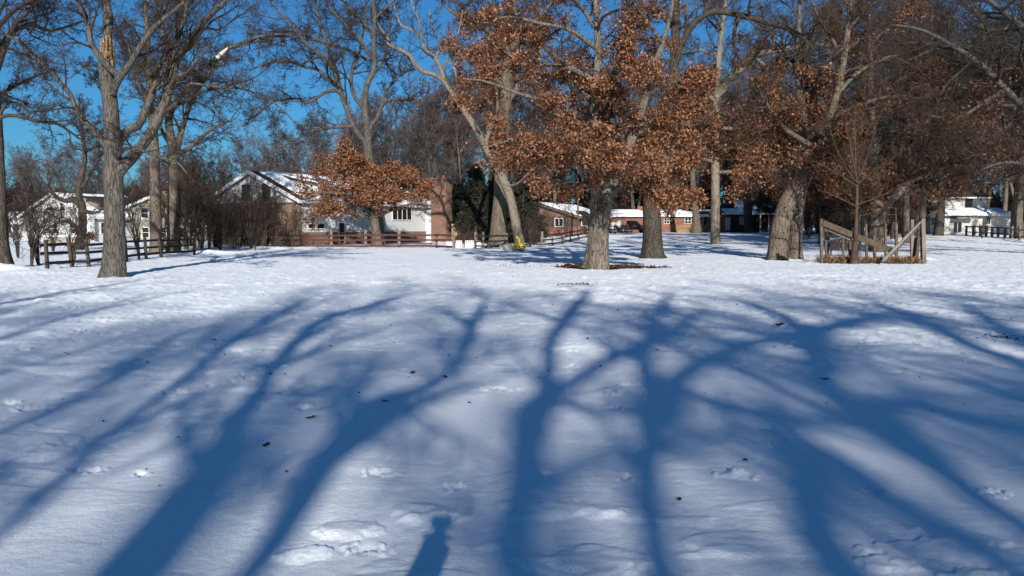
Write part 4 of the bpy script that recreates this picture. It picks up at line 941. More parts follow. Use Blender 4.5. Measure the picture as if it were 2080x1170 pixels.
# ---- 17. conifers with drooping sprays
def conifer(name, label, base, seed, H, Rw, zb=.8):
    t = Tree(name, label, 'conifer', base, seed); rg = t.rng
    t.raw([(0, 0, -.2, .22), (0, 0, H * .4, .15), (.1, 0, H * .8, .07), (.1, 0, H, .02)], 20, sides=10)
    pp, rr = t.parents(t.big, 20)
    N = 110; z = zb + (H - zb) * (np.arange(N) / N) ** 1.05; a = rg.uniform(0, 6.28, N)
    L = Rw * (1 - (z / H)) ** .75 * rg.uniform(.7, 1.1, N) + .25
    K = 8; s = np.linspace(0, 1, K); B_ = np.empty((N, K, 3))
    B_[:, :, 0] = (np.cos(a) * L)[:, None] * s; B_[:, :, 1] = (np.sin(a) * L)[:, None] * s
    B_[:, :, 2] = z[:, None] + L[:, None] * (.12 * s - .55 * s ** 2)
    Rr = np.clip(.035 * (1 - s)[None, :] * (L / Rw)[:, None], .006, 1)
    q, qr = spawn(rg, B_, Rr, 12, .15, 1, (.25, .5), (30, 60), 5, .12, -.12, .6, flat=.3)
    M = q.shape[0]; n = 12
    i = rg.randint(1, 5, (M, n)); c = (q[np.arange(M)[:, None], i] + rg.randn(M, n, 3) * .07).reshape(-1, 3)
    d = norm(rg.randn(len(c), 3) * .6 + np.array([0, 0, -.9])); e = norm(np.cross(d, rg.randn(len(c), 3))); ss = rg.uniform(.18, .42, len(c))[:, None]
    V = np.stack([c, c + d * ss * .5 + e * ss * .16, c + d * ss, c + d * ss * .5 - e * ss * .16], 1).reshape(-1, 3)
    t.finish(BARK_DARK, TWIG_DARK, NEEDLE, None, .05, [(B_, Rr, 5), (q, np.maximum(qr, .004), 3)], (V, np.arange(len(V)).reshape(-1, 4)))
conifer('conifer', 'dark green drooping conifer between the brick chimney and the massive grey trunk', B(968, 80), 51, 8.0, 2.7, 2.1)
conifer('conifer', 'dark green drooping conifer right behind the leaning pale trunk', B(1062, 79), 52, 8.6, 2.6, .3)
conifer('conifer', 'dark green conifer between the massive grey trunk and the leaning pale one, furthest back', B(1018, 86), 53, 9.5, 3.2, .3)
conifer('conifer', 'slim dark conifer top rising behind the brick chimney', B(936, 108), 54, 9.6, 2.2, .8)
conifer('conifer', 'dark evergreen in the black shade left of the two-storey white house', B(1868, 104), 55, 9.0, 3.4, .3)
conifer('conifer', 'dark evergreen in the shade behind the old wooden enclosure', B(1690, 104), 56, 8.0, 3.4, .3)

# ------------------------------------------------------------------ houses
def window(root, o, ax, w, h, cols=2, rows=1, fmat=None, pmat=None, nm='window', fw=.09, out=1):
    """o = lower corner on the wall, ax = unit vector along the wall, outward normal n"""
    ax = Vector(ax); n = Vector((ax.y, -ax.x, 0)) * out; o = Vector(o) + n * .012; up = Vector((0, 0, 1))
    def bar(m, a0, a1, b0, b1, d0, d1):
        vs = [o + ax * a + up * b + n * d for d in (d0, d1) for (a, b) in ((a0, b0), (a1, b0), (a1, b1), (a0, b1))]
        m.add(vs, [(0,1,2,3),(7,6,5,4),(0,4,5,1),(1,5,6,2),(2,6,7,3),(3,7,4,0)])
    f = MB()
    bar(f, -fw, 0, -fw, h + fw, 0, .07); bar(f, w, w + fw, -fw, h + fw, 0, .07); bar(f, 0, w, h, h + fw, 0, .07); bar(f, 0, w, -fw, 0, 0, .10)
    for i in range(1, cols): bar(f, w * i / cols - .03, w * i / cols + .03, 0, h, .025, .06)
    for i in range(1, rows): bar(f, 0, w, h * i / rows - .025, h * i / rows + .025, .025, .056)
    fo = f.build(nm, fmat or TRIM, root)
    p = MB(); bar(p, 0, w, 0, h, .002, .02); p.build('pane', pmat or GLASS, fo)
    return fo

def snow_sheet(root, o, u, v, nu, nv, thr, seed, th=.10, sc_=.45, bare=()):
    """snow lying on a roof slope; sinks below the shingles where it has melted"""
    o, u, v = (np.array(a, float) for a in (o, u, v)); n = norm(np.cross(u, v)); n = n if n[2] > 0 else -n
    A, B_ = np.meshgrid(np.linspace(0, 1, nu), np.linspace(0, 1, nv), indexing='ij')
    p = o + A[..., None] * u + B_[..., None] * v
    lu, lv_ = np.linalg.norm(u), np.linalg.norm(v)
    m = perlin(A * lu * sc_ + seed, B_ * lv_ * sc_, 1.5) + .4 * perlin(A * lu * 1.4 + seed, B_ * lv_ * 1.4, 3.5)
    k = sstep(thr, thr + .10, m)
    for (a0, a1, b0, b1) in bare: k = k * (1 - ((A > a0) & (A < a1) & (B_ > b0) & (B_ < b1)))
    hgt = -.05 + (th + .05) * k + .02 * perlin(A * lu * 2, B_ * lv_ * 2, 7.)
    ed = (A < 1e-6) | (A > 1 - 1e-6) | (B_ < 1e-6) | (B_ > 1 - 1e-6); hgt[ed] = -.05
    p = p + hgt[..., None] * n
    i = np.arange(nu - 1)[:, None] * nv + np.arange(nv - 1)[None, :]
    Fq = np.stack([i, i + nv, i + nv + 1, i + 1], -1).reshape(-1, 4)
    if np.cross(u, v)[2] < 0: Fq = Fq[:, ::-1]
    return mesh_np('roof_snow', p.reshape(-1, 3), Fq, SNOW_ROOF, root, smooth=True)

def gable_block(root, W, L, eave, ridge, split_g, split_l, low, up_g, up_l, z_b=-.6, ov=.45, snow=(-.15, -.15), trim=TRIM, seed=1, bare=()):
    e = .0
    zs = min(split_g, split_l)
    MB().box(-W, 0, 0, L, z_b, zs).build('wall', low, root)
    if split_g > zs: MB().box(-W, 0, 0, .25, zs, split_g).build('wall', low, root)
    if split_l > zs: MB().box(-.25, 0, 0, L, zs, split_l).build('wall', low, root)
    y0 = .25 if split_g > zs else 0
    x1 = -.25 if split_l > zs else 0
    MB().box(-W, x1, y0, L, zs, eave).build('wall', up_l, root)
    if split_g < eave and up_g is not up_l: MB().box(-W + .01, -.01, -.02, -.003, split_g + .003, eave).build('wall', up_g, root)
    MB().prism([(-W, eave), (0, eave), (-W / 2, ridge - .02)], 1, 0, L).build('gable', up_g, root)
    sl = (ridge - eave) / (W / 2); ze = eave - ov * sl; t = .16
    MB().prism([(-W - ov, ze), (-W - ov, ze + t), (-W / 2, ridge + t), (ov, ze + t), (ov, ze), (-W / 2, ridge)], 1, -ov, L + ov).build('roof', SHINGLE, root)
    MB().prism([(-W - ov - .01, ze - .18), (-W - ov - .01, ze + t + .02), (-W / 2, ridge + t + .02), (ov + .01, ze + t + .02), (ov + .01, ze - .18), (-W / 2, ridge - .20)], 1, -ov - .06, -ov - .003).build('rake_trim', trim, root)
    MB().box(ov + .003, ov + .07, -ov, L + ov, ze - .12, ze + t - .02).build('gutter', trim, root)
    snow_sheet(root, (ov, -ov, ze + t), (0, L + 2 * ov, 0), (-W / 2 - ov, 0, ridge - ze), 90, 40, snow[0], seed, bare=bare)
    snow_sheet(root, (-W - ov, -ov, ze + t), (0, L + 2 * ov, 0), (W / 2 + ov, 0, ridge - ze), 60, 30, snow[1], seed + 9)

# -- the big brick and white house behind the red rail fence
def house_main():
    D = 74; b = B(612, D); th = R(28); zb = b.z
    h = thing('brick_house', 'large white-gabled house on brown brick, tall chimney, behind the red-brown fence', 'house', (b.x, b.y, zb), -th)
    W, L = 12.0, 22.5
    gable_block(h, W, L, 4.3 - zb, 7.05 - zb, 4.0, 1.25, BRICK_TAN, GABLE_WHITE, SIDE_WHITE, seed=3, snow=(-.42, -.3), bare=((0.0, .05, 0, 1),))
    for x in (-7.25, -4.55): window(h, (x, 0, 4.32), (1, 0, 0), .82, 1.45, 1, 2, mat_dark_trim)
    MB().box(-W, 0.0, -.05, -.002, 3.92, 4.06).build('belt_trim', WOOD, h)
    def sl(px):                          # distance along the long wall seen at photo column px
        k = (px - 1040) / F; return (k * b.y - b.x) / (math.sin(th) - k * math.cos(th))
    def hz(py, s): return EYE - zb + (462 - py) / F * (b.y + s * math.cos(th))
    for (x0, x1, y0, y1, c, r) in [(627, 641, 463.5, 455, 1, 1), (645, 659, 463.5, 455, 1, 1), (738, 753, 431, 419, 2, 1), (798, 836, 446, 417, 4, 1)]:
        s0, s1 = sl(x0), sl(x1); z_0, z_1 = hz(y0, s0), hz(y1, s0)
        window(h, (0, s0, z_0), (0, 1, 0), s1 - s0, z_1 - z_0, c, r)
    s0 = sl(689); window(h, (0, s0, .15), (0, 1, 0), sl(700) - s0, 2.0, 1, 2, nm='door')
    # dormer
    dr = MB(); d0, d1 = 3.2, 10.6
    dr.prism([(-.6, 4.55), (-.6, 5.75), (-4.6, 6.55), (-4.6, 4.55)], 1, d0, d1).build('dormer', SIDE_WHITE, h)
    dm = MB().prism([(-.25, 5.72), (-.25, 5.90), (-5.2, 6.92), (-5.2, 6.70)], 1, d0 - .3, d1 + .3).build('dormer_roof', SHINGLE, h)
    MB().box(-.24, -.16, d0 - .3, d1 + .3, 5.60, 5.90).build('dormer_trim', TRIM, h)
    snow_sheet(h, (-.25, d0 - .2, 5.9), (0, d1 - d0 + .4, 0), (-4.9, 0, 1.0), 40, 20, .05, 12)
    window(h, (-.6, 6.2, 4.85), (0, 1, 0), 1.5, .7, 2, 1)
    d2 = MB().prism([(-.6, 4.5), (-.6, 5.2), (-3.6, 5.9), (-3.6, 4.5)], 1, 16.2, 19.8).build('dormer', SIDE_WHITE, h)
    MB().prism([(-.3, 5.2), (-.3, 5.36), (-4.2, 6.3), (-4.2, 6.1)], 1, 16., 20.).build('dormer_roof', SHINGLE, h)
    snow_sheet(h, (-.3, 16.05, 5.36), (0, 3.9, 0), (-3.9, 0, .93), 30, 16, -.2, 15)
    # chimney on the far end
    c = MB(); c.box(.75, 2.85, L - 1.7, L - .5, -.6, 7.25); ch = c.build('chimney', BRICK_CHIM, h)
    MB().box(.67, 2.93, L - 1.78, L - .42, 7.253, 7.4).build('chimney_cap', GREY_BOX, ch)
    MB().box(.003, .747, L - 1.62, L - .6, -.6, 3.75).build('wall', SIDE_WHITE, h)
    for x in (1.3, 2.1): MB().tube([(x, L - 1.1, 7.4), (x, L - 1.1, 7.7)], [.2, .17], 12).build('chimney_pot', TERRA, ch)
    MB().box(.05, .13, sl(763), sl(763) + .08, .2, 3.9).build('downpipe', TRIM, h)
    MB().box(.05, .13, sl(873), sl(873) + .08, .2, 3.9).build('downpipe', TRIM, h)
mat_dark_trim = mat_plain('dark_window_frame', (.03, .028, .026), .6, .2)
house_main()

def house_left():
    D = 95; b = B(187, D); th = R(25)
    h = thing('white_house', 'white cape house with steep snowy roof and dark dormer, behind the left fence', 'house', (b.x, b.y, b.z), -th)
    gable_block(h, 12.6, 9.6, 3.0, 5.8, 0, 0, SIDE_BRIGHT, SIDE_BRIGHT, SIDE_WHITE, seed=21, snow=(-.5, -.3))
    MB().prism([(-.9, 3.9), (-.9, 4.6), (-3.4, 5.0), (-3.4, 3.9)], 1, 2.2, 8.2).build('dormer', SIDE_GREY, h)
    MB().prism([(-.6, 4.55), (-.6, 4.7), (-3.8, 5.6), (-3.8, 5.4)], 1, 1.9, 8.5).build('dormer_roof', SHINGLE, h)
    for y in (1.5, 6.0): window(h, (0, y, .95), (0, 1, 0), 1.3, 1.3, 1, 2)
    for x in (-10, -6.6, -3.4): window(h, (x, 0, .95), (1, 0, 0), .9, 1.2, 1, 2)
    window(h, (-5.1, 0, 3.7), (1, 0, 0), .9, 1.2, 1, 2)
    MB().box(-.06, .55, -.4, .25, -.1, 3.0).build('corner_trim', TRIM, h)
house_left()
def small_house(name, label, px, D, W, L, eave, ridge, th, wall, seed, wins=(), snow=(-.5, -.4)):
    b = B(px, D); h = thing(name, label, 'house', (b.x, b.y, b.z), -R(th))
    gable_block(h, W, L, eave, ridge, 0, 0, wall, wall, wall, seed=seed, snow=snow)
    for (x, z, w_, h_) in wins: window(h, (x, 0, z), (1, 0, 0), w_, h_, 1, 2)
    for i in range(2): window(h, (0, L * (.25 + .4 * i), .9), (0, 1, 0), 1.1, 1.1, 2, 1)
    return h
small_house('low_house', 'low pale house with a snow-covered roof at the far left edge', 34, 130, 10, 9, 2.5, 4.2, 55, SIDE_CREAM, 33, [(-7, .9, 1, 1.1), (-4, .9, 1, 1.1)])
small_house('cream_house', 'cream two-storey house half hidden by the thicket left of the brick gable', 405, 96, 9, 7, 4.4, 6.0, 12, SIDE_CREAM, 35, [(-7.6, .5, .9, 1.2), (-5.2, .5, .9, 1.2), (-2.8, .5, .9, 1.2), (-7.6, 2.9, .9, 1.2), (-5.2, 2.9, .9, 1.2), (-2.8, 2.9, .9, 1.2)], (.1, .1))

def house_tan():
    D = 98; b = B(1174, D); th = R(24)
    h = thing('tan_brick_house', 'low tan brick house with red brick base and a snow-covered roof, right of the conifers', 'house', (b.x, b.y, b.z), -th)
    gable_block(h, 10.5, 13, 2.35, 4.0, 1.1, 1.1, BRICK_RED, BRICK_TAN, SIDE_GREY, seed=41, snow=(-.6, -.4), trim=WOOD, z_b=-1.0)
    window(h, (-3.05, 0, 1.15), (1, 0, 0), 1.0, .95, 2, 1)
    MB().box(-10.49, -.01, -.02, -.003, 1.103, 2.34).build('wall', BRICK_TAN, h)
    window(h, (0, 1.2, 1.25), (0, 1, 0), .6, 1.1, 1, 2); window(h, (0, 2.4, 1.25), (0, 1, 0), .6, 1.1, 1, 2)
    window(h, (0, 6.0, .2), (0, 1, 0), 1.0, 2.0, 1, 2, nm='door', pmat=SIDE_BRIGHT)
    MB().prism([(.9, 1.9), (.9, 2.05), (-.4, 3.1), (-.4, 2.9)], 1, .2, 4.0).build('porch_roof', SHINGLE, h)
house_tan()

def frontal(name, label, pxc, D, cat='house'):
    b = B(pxc, D); h = thing(name, label, cat, (b.x, D, b.z))
    u = D / F
    def bx(x0, x1, y0, y1, d0, d1, nm, mat):
        return MB().box((x0 - pxc) * u, (x1 - pxc) * u, d0, d1, EYE - b.z + (462 - y1) * u, EYE - b.z + (462 - y0) * u).build(nm, mat, h)
    def wn(x0, x1, y0, y1, c, r, d=0, **k):
        return window(h, ((x0 - pxc) * u, d, EYE - b.z + (462 - y1) * u), (1, 0, 0), (x1 - x0) * u, (y1 - y0) * u, c, r, fw=.8 * u, **k)
    X_ = lambda x: (x - pxc) * u
    Z_ = lambda y: EYE - b.z + (462 - y) * u
    return h, bx, wn, X_, Z_

def house_ranch():
    h, bx, wn, X_, Z_ = frontal('red_brick_house', 'long low red brick house with white windows, stone veneer and patchy snow on the roof', 1405, 118)
    bx(1236, 1462, 438, 484, 0, 8, 'wall', BRICK_RED)
    bx(1368, 1462, 456.5, 484, -.12, -.003, 'stone_base', STONE)
    bx(1462, 1560, 434, 484, -2.2, 8.0, 'wall', BRICK_RED)
    bx(1474, 1545, 436, 484, -2.32, -2.203, 'painted_porch_shade', SHINGLE)  # dark sheet in the shingle colour, painted-in shade of the recessed porch
    bx(1548, 1561, 452, 484, -2.6, -2.203, 'stone_base', STONE)
    bx(1236, 1256, 452, 466, -.16, -.003, 'garage_door', SIDE_BRIGHT)
    for (x0, x1) in ((1347, 1357), (1389, 1401)): wn(x0, x1, 443, 454, 2, 2)
    bx(1358.5, 1367, 441.5, 455, -.08, -.003, 'shutter', BLACK); bx(1427, 1433, 441, 456, -.08, -.003, 'shutter', BLACK); bx(1403, 1408, 442.5, 454.5, -.08, -.003, 'shutter', BLACK)
    wn(1420, 1425, 441.5, 455, 1, 2)
    wn(1491, 1497, 441, 455, 1, 3, -2.33); wn(1500, 1510, 441, 455, 1, 1, -2.33)
    bx(1462.5, 1472, 442, 467, -2.30, -2.21, 'door', SIDE_BRIGHT)
    bx(1528, 1530, 436, 476, -3.0, -2.85, 'porch_post', TRIM); bx(1545, 1547, 436, 476, -3.0, -2.85, 'porch_post', TRIM)
    # long roof
    def roof(x0, x1, ye, yr, d0, dep, nm='roof', hip=0):
        xa, xb = X_(x0), X_(x1); ze, zr = Z_(ye), Z_(yr); hp = hip * (118 / F)
        MB().add([(xa, d0, ze), (xb, d0, ze), (xb - hp, d0 + dep, zr), (xa + hp, d0 + dep, zr), (xb, d0 + 2 * dep, ze), (xa, d0 + 2 * dep, ze),
                  (xa, d0, ze - .18), (xb, d0, ze - .18), (xb, d0 + 2 * dep, ze - .18), (xa, d0 + 2 * dep, ze - .18)],
                 [(0,1,2,3), (3,2,4,5), (1,4,2), (0,3,5), (0,6,7,1), (4,8,9,5), (1,7,8,4), (5,9,6,0), (6,9,8,7)]).build(nm, SHINGLE, h)
        MB().box(xa - .02, xb + .02, d0 - .06, d0 - .003, ze - .2, ze + .02).build('gutter', TRIM, h)
        return xa, xb, ze, zr, hp
    xa, xb, ze, zr, hp = roof(1230, 1466, 438, 425, -.5, 4.5)
    snow_sheet(h, (xa + .1, -.5, ze), (xb - xa - .2, 0, 0), (0, 4.5, zr - ze), 120, 26, -.25, 44)
    xa, xb, ze, zr, hp = roof(1452, 1575, 434, 405, -3.2, 6.0, hip=38)
    snow_sheet(h, (xa + 2.9, -3.2 + 1.9, ze + (zr - ze) * .32), (3.0, 0, 0), (0, 4.0, (zr - ze) * .66), 30, 26, -.7, 47)
    snow_sheet(h, (xa + .4, -3.2, ze), (5.0, 0, 0), (0, 1.9, (zr - ze) * .32), 30, 14, -.5, 48)
    MB().beam((xb + .1, -3.3, ze + .08), (xb - hp, 2.9, zr + .08), .34, .2).build('snowy_hip', SNOW_ROOF, h)
    MB().box(X_(1300), X_(1312), 3.4, 4.4, Z_(430), Z_(418)).build('chimney', BRICK_RED, h)
house_ranch()

def house_right():
    h, bx, wn, X_, Z_ = frontal('two_storey_house', 'bright white two-storey house with a snowy porch roof and glass doors at the far right', 1970, 101)
    bx(1880, 2016, 400, 423, 2.2, 9, 'upper_wall', SIDE_BRIGHT)
    bx(1884, 2064, 434, 484, 0, 9, 'wall', SIDE_BRIGHT)
    bx(1917, 1956, 475, 484, -.9, -.003, 'brick_step', BRICK_RED)
    wn(1973, 1987, 403, 420, 1, 2, 2.2, fmat=mat_dark_trim)
    wn(1931, 1947, 452, 471.5, 2, 1, nm='patio_door'); wn(1997, 2005, 441, 455, 1, 1); wn(2050, 2062, 441, 460, 2, 1); wn(1886, 1896, 442, 457, 1, 2)
    bx(1925, 1966, 441, 444.5, -1.5, -.003, 'awning', WOOD_PALE)
    bx(2000, 2001.2, 436, 478, -.06, -.003, 'downpipe', SIDE_GREY)
    u = 101 / F
    MB().add([(X_(1896), -.9, Z_(436)), (X_(2068), -.9, Z_(436)), (X_(2020), 2.2, Z_(422.5)), (X_(1910), 2.2, Z_(422.5)),
              (X_(1896), -.9, Z_(438)), (X_(2068), -.9, Z_(438)), (X_(2068), 2.2, Z_(438)), (X_(1896), 2.2, Z_(438))],
             [(0,1,2,3), (4,7,6,5), (0,4,5,1), (1,5,6,2), (0,3,7,4), (3,2,6,7)]).build('porch_roof', SHINGLE, h)
    snow_sheet(h, (X_(1912), -.8, Z_(435.4)), (X_(2040) - X_(1912), 0, 0), (0, 2.9, Z_(423) - Z_(435.4)), 90, 20, -.75, 61, th=.14)
    snow_sheet(h, (X_(2018), -.7, Z_(435)), (X_(2064) - X_(2018), 0, 0), (0, 1.2, Z_(430) - Z_(435)), 30, 12, -.9, 62, th=.12)
    MB().box(X_(1895), X_(2069), -1.0, -.903, Z_(438.2), Z_(435.8)).build('gutter', TRIM, h)
    xa, xb = X_(1874), X_(2022); ze, zr = Z_(400), Z_(362)
    MB().add([(xa, 1.6, ze), (xb, 1.6, ze), (xb - 1.4, 5.6, zr), (xa + 1.4, 5.6, zr), (xb, 9.6, ze), (xa, 9.6, ze), (xa, 1.6, ze - .15), (xb, 1.6, ze - .15), (xb, 9.6, ze - .15), (xa, 9.6, ze - .15)],
             [(0,1,2,3), (3,2,4,5), (1,4,2), (0,3,5), (0,6,7,1), (4,8,9,5), (1,7,8,4), (5,9,6,0), (6,9,8,7)]).build('roof', SHINGLE, h)
    MB().box(xa, xb, 1.53, 1.597, ze - .17, ze + .02).build('gutter', TRIM, h)
house_right()

# ------------------------------------------------------------------ fences
def fence(name, label, posts, Hp, rails, pw, rail_h, pmat, rmat, seed, lean=.03, ext0=0., rt=.045, cat='fence', front=True):
    """posts = (px, D) or (px, D, height)"""
    rg = random.Random(seed); b0 = B(posts[0][0], posts[0][1]); f = thing(name, label, cat, tuple(b0)); pp = []
    for q in posts:
        b = B(q[0], q[1]) - b0; hh = (q[2] if len(q) > 2 else Hp) * rg.uniform(.97, 1.04); l = Vector((rg.uniform(-lean, lean), rg.uniform(-lean, lean), 0)) * hh
        if rmat is RAIL_DK and pw < .13: l.x += -.08
        MB().beam(b + Vector((0, 0, -.3)), b + Vector((0, 0, hh)) + l, pw * rg.uniform(.85, 1.15), pw, (0, 1, 0), .08, rg).build('post', pmat, f)
        pp.append((b, l, hh))
    for i in range(len(pp) - 1):
        (a, la, ha), (c, lc, hc) = pp[i], pp[i + 1]
        for z in rails:
            p = a + Vector((0, 0, z + rg.uniform(-.03, .03))) + la * z / ha; q = c + Vector((0, 0, z + rg.uniform(-.03, .03))) + lc * z / hc
            d = (q - p).normalized(); nrm = Vector((d.y, -d.x, 0)).normalized(); nrm = nrm if nrm.y < 0 else -nrm
            off = nrm * (pw * .62 + rt / 2 + (.006 if i % 2 else 0))
            p = p - d * ((.25 if i == 0 else 0) * (1 if ext0 else .3)); q = q + d * .02
            MB().beam(p + off, q + off, rt, rail_h * rg.uniform(.9, 1.1), jit=.05, rng=rg).build('rail', rmat, f)
    return f
fence('rail_fence', 'dark three-rail wooden fence running behind the torn tree at left', [(98,31.6),(150,33.4),(184,33.8),(260,39.5),(300,42.5),(330,44.5),(397,48.5)], 1.22, (.98, .63, .27), .12, .12, POST_DARK, RAIL_DK, 1, .05, 1.)
fence('rail_fence', 'red-brown three-rail fence in front of the large brick and white house', [(540,66.5),(608,66.5),(675,66),(744,65.8),(812,65.4),(887,65),(922,62.5)], 1.42, (1.06, .66, .16), .2, .15, POST_GREY, RAIL_RED, 2, .015)
fence('rail_fence', 'dark rail fence with pale posts running from the massive trunk back towards the pickup', [(966,62.5,1.35),(982,62.8,1.3),(1030,66,1.2),(1076,68,1.35),(1100,67,1.3),(1122,70,1.2),(1142,75,1.2),(1158,80,1.5),(1175,84,1.4),(1192,89,1.4),(1210,94,1.3),(1230,99,1.3),(1249,104,1.3),(1262,108,1.0),(1274,110,1.2),(1282,112,.8)],
      1.3, (1.0, .6, .22), .16, .12, POST_GREY, RAIL_DK, 3, .03)
fence('rail_fence', 'pale grey two-rail fence before the two-storey white house at the far right', [(1958,95),(1972,94),(1986,93),(1998,92),(2010,91),(2022,90),(2036,87),(2050,84,1.4),(2066,81,1.5),(2081,77,1.7),(2104,74,1.5)], 1.2, (1.08, .42), .2, .14, POST_GREY, POST_GREY, 4, .01)

def board_fence():
    b = B(962, 84); f = thing('board_fence', 'solid tan board fence behind the drooping conifers', 'fence', tuple(b))
    x0, x1 = X(918, 84) - b.x, X(1022, 84) - b.x
    m = MB(); rg = random.Random(2); x = x0
    while x < x1:
        m.box(x, x + .14, rg.uniform(-.01, .0), .03, -.2, 2.05 + rg.uniform(-.02, .02)); x += .152
    m.build('boards', PLANKF, f)
    for z in (.4, 1.6): MB().box(x0, x1, .034, .08, z, z + .09).build('rail', PLANKF, f)
board_fence()
def lattice():
    D = 66; b = B(945, D); u = D / F; f = thing('lattice_fence', 'low white lattice panels between the red-brown fence and the massive trunk', 'fence', tuple(b))
    for (x0, x1) in ((908, 921), (927, 938), (946, 962), (968, 976)):
        m = MB(); a, c = (x0 - 945) * u, (x1 - 945) * u; n = max(3, int((c - a) / .16)); h_ = .58
        for i in range(n + 1): xx = a + (c - a) * i / n; m.box(xx - .028, xx + .028, 0, .03, -.1, h_)
        for j in range(5): z = .04 + j * .13; m.box(a - .028, c + .028, -.034, -.004, z - .028, z + .028)
        m.build('lattice_panel', TRIM, f)
    for x0 in (924, 943): MB().box((x0 - 945) * u, (x0 - 945) * u + .05, 0, .05, -.2, 1.0).build('post', BLACK, f)
lattice()

# ------------------------------------------------------------------ the old wooden enclosure
def enclosure():
    D = 37.2; b = B(1740, D); f = thing('wooden_enclosure', 'collapsing enclosure of weathered posts with a slumped plank and a slanting pale pole', 'enclosure', tuple(b))
    q = lambda px, py, dd=0.: P(px, py, D + dd) - b
    def post(px, yt, dd, w_, mat=WOOD, dx=0, nm='post', yb=535):
        bb = B(px, D + dd) - b; t = q(px + dx, yt, dd)
        MB().beam(bb + Vector((0, 0, -.3)), t, w_, w_, (0, 1, 0), .1, random.Random(px)).build(nm, mat, f, bevel=.012)
    post(1668, 444, -.6, .12); post(1678, 448, .3, .09, dx=-2)
    post(1875, 445, .2, .19, POST_GREY, -1); post(1851, 446, 2.8, .15, POST_GREY, 1)
    for (px, yt, dd, w_) in [(1759, 456, 4, .10), (1777, 462, 4.5, .07), (1798, 453, 4, .11), (1820, 453, 3.5, .13), (1712, 468, 5, .10), (1775, 478, 1.5, .10), (1726, 480, 1.2, .12), (1724, 470, 5, .09)]: post(px, yt, dd, w_)
    MB().beam(q(1864, 482, .1), B(1858, D + .1) - b + Vector((-.05, 0, -.1)), .16, .34, (0, 1, 0), .15).build('slab', PLANK, f, bevel=.02)
    MB().beam(q(1671, 453, -.7), q(1818, 512, -.3), .07, .27, (0, 0, 1), .08).build('plank', PLANK, f, bevel=.01)
    MB().beam(q(1675, 462, -.55), q(1730, 486, -.4), .05, .22, (0, 0, 1), .1).build('plank', WOOD, f, bevel=.01)
    MB().tube([q(1792, 531, -.9), q(1830, 492, -.6), q(1870, 451, -.2)], [.075, .07, .06], 8).build('pole', WOOD_PALE, f, smooth=True)
    MB().tube([q(1797, 531, -.7), q(1834, 496, -.4), q(1868, 460, 0)], [.035, .035, .03], 6).build('pole', WOOD, f)
    for z in (.35, .7, 1.05, 1.4):       # sagging wires between the posts
        m = MB(); a = B(1668, D - .6) - b + Vector((0, 0, z)); c = B(1875, D + .2) - b + Vector((0, 0, z))
        m.tube([a.lerp(c, i / 8) + Vector((0, .06 * math.sin(i * 2.1), -.10 * math.sin(math.pi * i / 8))) for i in range(9)], .006, 4); m.build('wire', BLACK, f)
    b2 = B(1710, 47)
    t = thing('hay_rack', 'dark slatted rack standing in shade behind the left post of the enclosure', 'rack', tuple(b2))
    m = MB(); m.box(-.9, .9, -.3, .3, .55, .75); 
    for i in range(9): m.box(-.9 + i * .21, -.74 + i * .21, -.33, -.303, .35, 1.0)
    m.build('slats', RAIL_DK, t)
    for (x, y) in ((-.8, -.2), (.8, -.2), (-.8, .2), (.8, .2)): MB().beam((x, y, -.1), (x, y, .55), .09, .09).build('leg', PLANK, t)
enclosure()

# ------------------------------------------------------------------ yellow machine by the leaning tree
def machine():
    D = 61; b = B(1052, D); u = D / F
    f = thing('garden_machine', 'yellow garden machine with upright chute at the foot of the leaning tree', 'machine', tuple(b), R(6))
    MB().box(-.42, .30, -.2, .2, .14, .40).build('body', YELLOW, f, bevel=.03)
    MB().box(-.30, .18, -.215, -.203, .18, .30).build('grille', RED_P, f)
    MB().prism([(-.47, .06), (-.30, .06), (-.22, .36), (-.50, .42)], 1, -.24, .24).build('front_guard', YELLOW, f, bevel=.02)
    MB().prism([(.24, .02), (.54, .00), (.50, .30), (.36, .46), (.22, .44)], 1, -.26, .26).build('rear_guard', YELLOW, f, bevel=.02)
    MB().prism([(-.06, .40), (.20, .40), (.14, .95), (-.12, 1.02), (-.18, .92), (-.02, .80)], 1, -.12, .12).build('chute', YELLOW, f, bevel=.02)
    MB().box(-.10, .04, -.235, -.217, .2, .28).build('side_plate', YELLOW, f)
    for x in (-.30, .36):
        for y in (-.30, .30):
            wq = MB().tube([(x, y - .05, .15), (x, y + .05, .15)], .15, 16).build('wheel', BLACK, f)
            MB().tube([(x, y - .06 if y < 0 else y + .05, .15), (x, y - .05 if y < 0 else y + .06, .15)], .06, 10).build('hub', YELLOW, wq)
    MB().tube([(.0, -.1, .9), (.1, -.14, .9)], .04, 8).build('knob', BLACK, f)
    g = B(1026, 61.5); t = thing('plastic_tub', 'pale grey rectangular tub between the massive trunk and the yellow machine', 'tub', tuple(g))
    o = MB().prism([(-.40, 0), (.40, 0), (.44, .36), (-.44, .36)], 1, -.25, .25).build('tub', GREY_BOX, t, bevel=.02)
    MB().box(-.47, .47, -.28, .28, .363, .40).build('lid', GREY_BOX, t, bevel=.01)
machine()
def sticks(name, label, px, D, pts, r, mat=BARK_DARK):
    b = B(px, D); m = MB()
    for q in pts: m.tube([Vector(p) for p in q], [r, r * .8, r * .45][:len(q)], 6)
    o = m.build(name, mat, smooth=True); o.location = b; tag(o, label, 'branch'); return o
sticks('fallen_branch', 'pile of broken branches leaning at the left foot of the massive trunk', 998, 63, [[(-.7, 0, .02), (0, .1, .25), (.5, .1, .55)], [(-.5, -.1, .02), (.1, 0, .12), (.6, .1, .2)], [(-.2, 0, .0), (.2, .05, .3), (.35, .1, .6)]], .05)
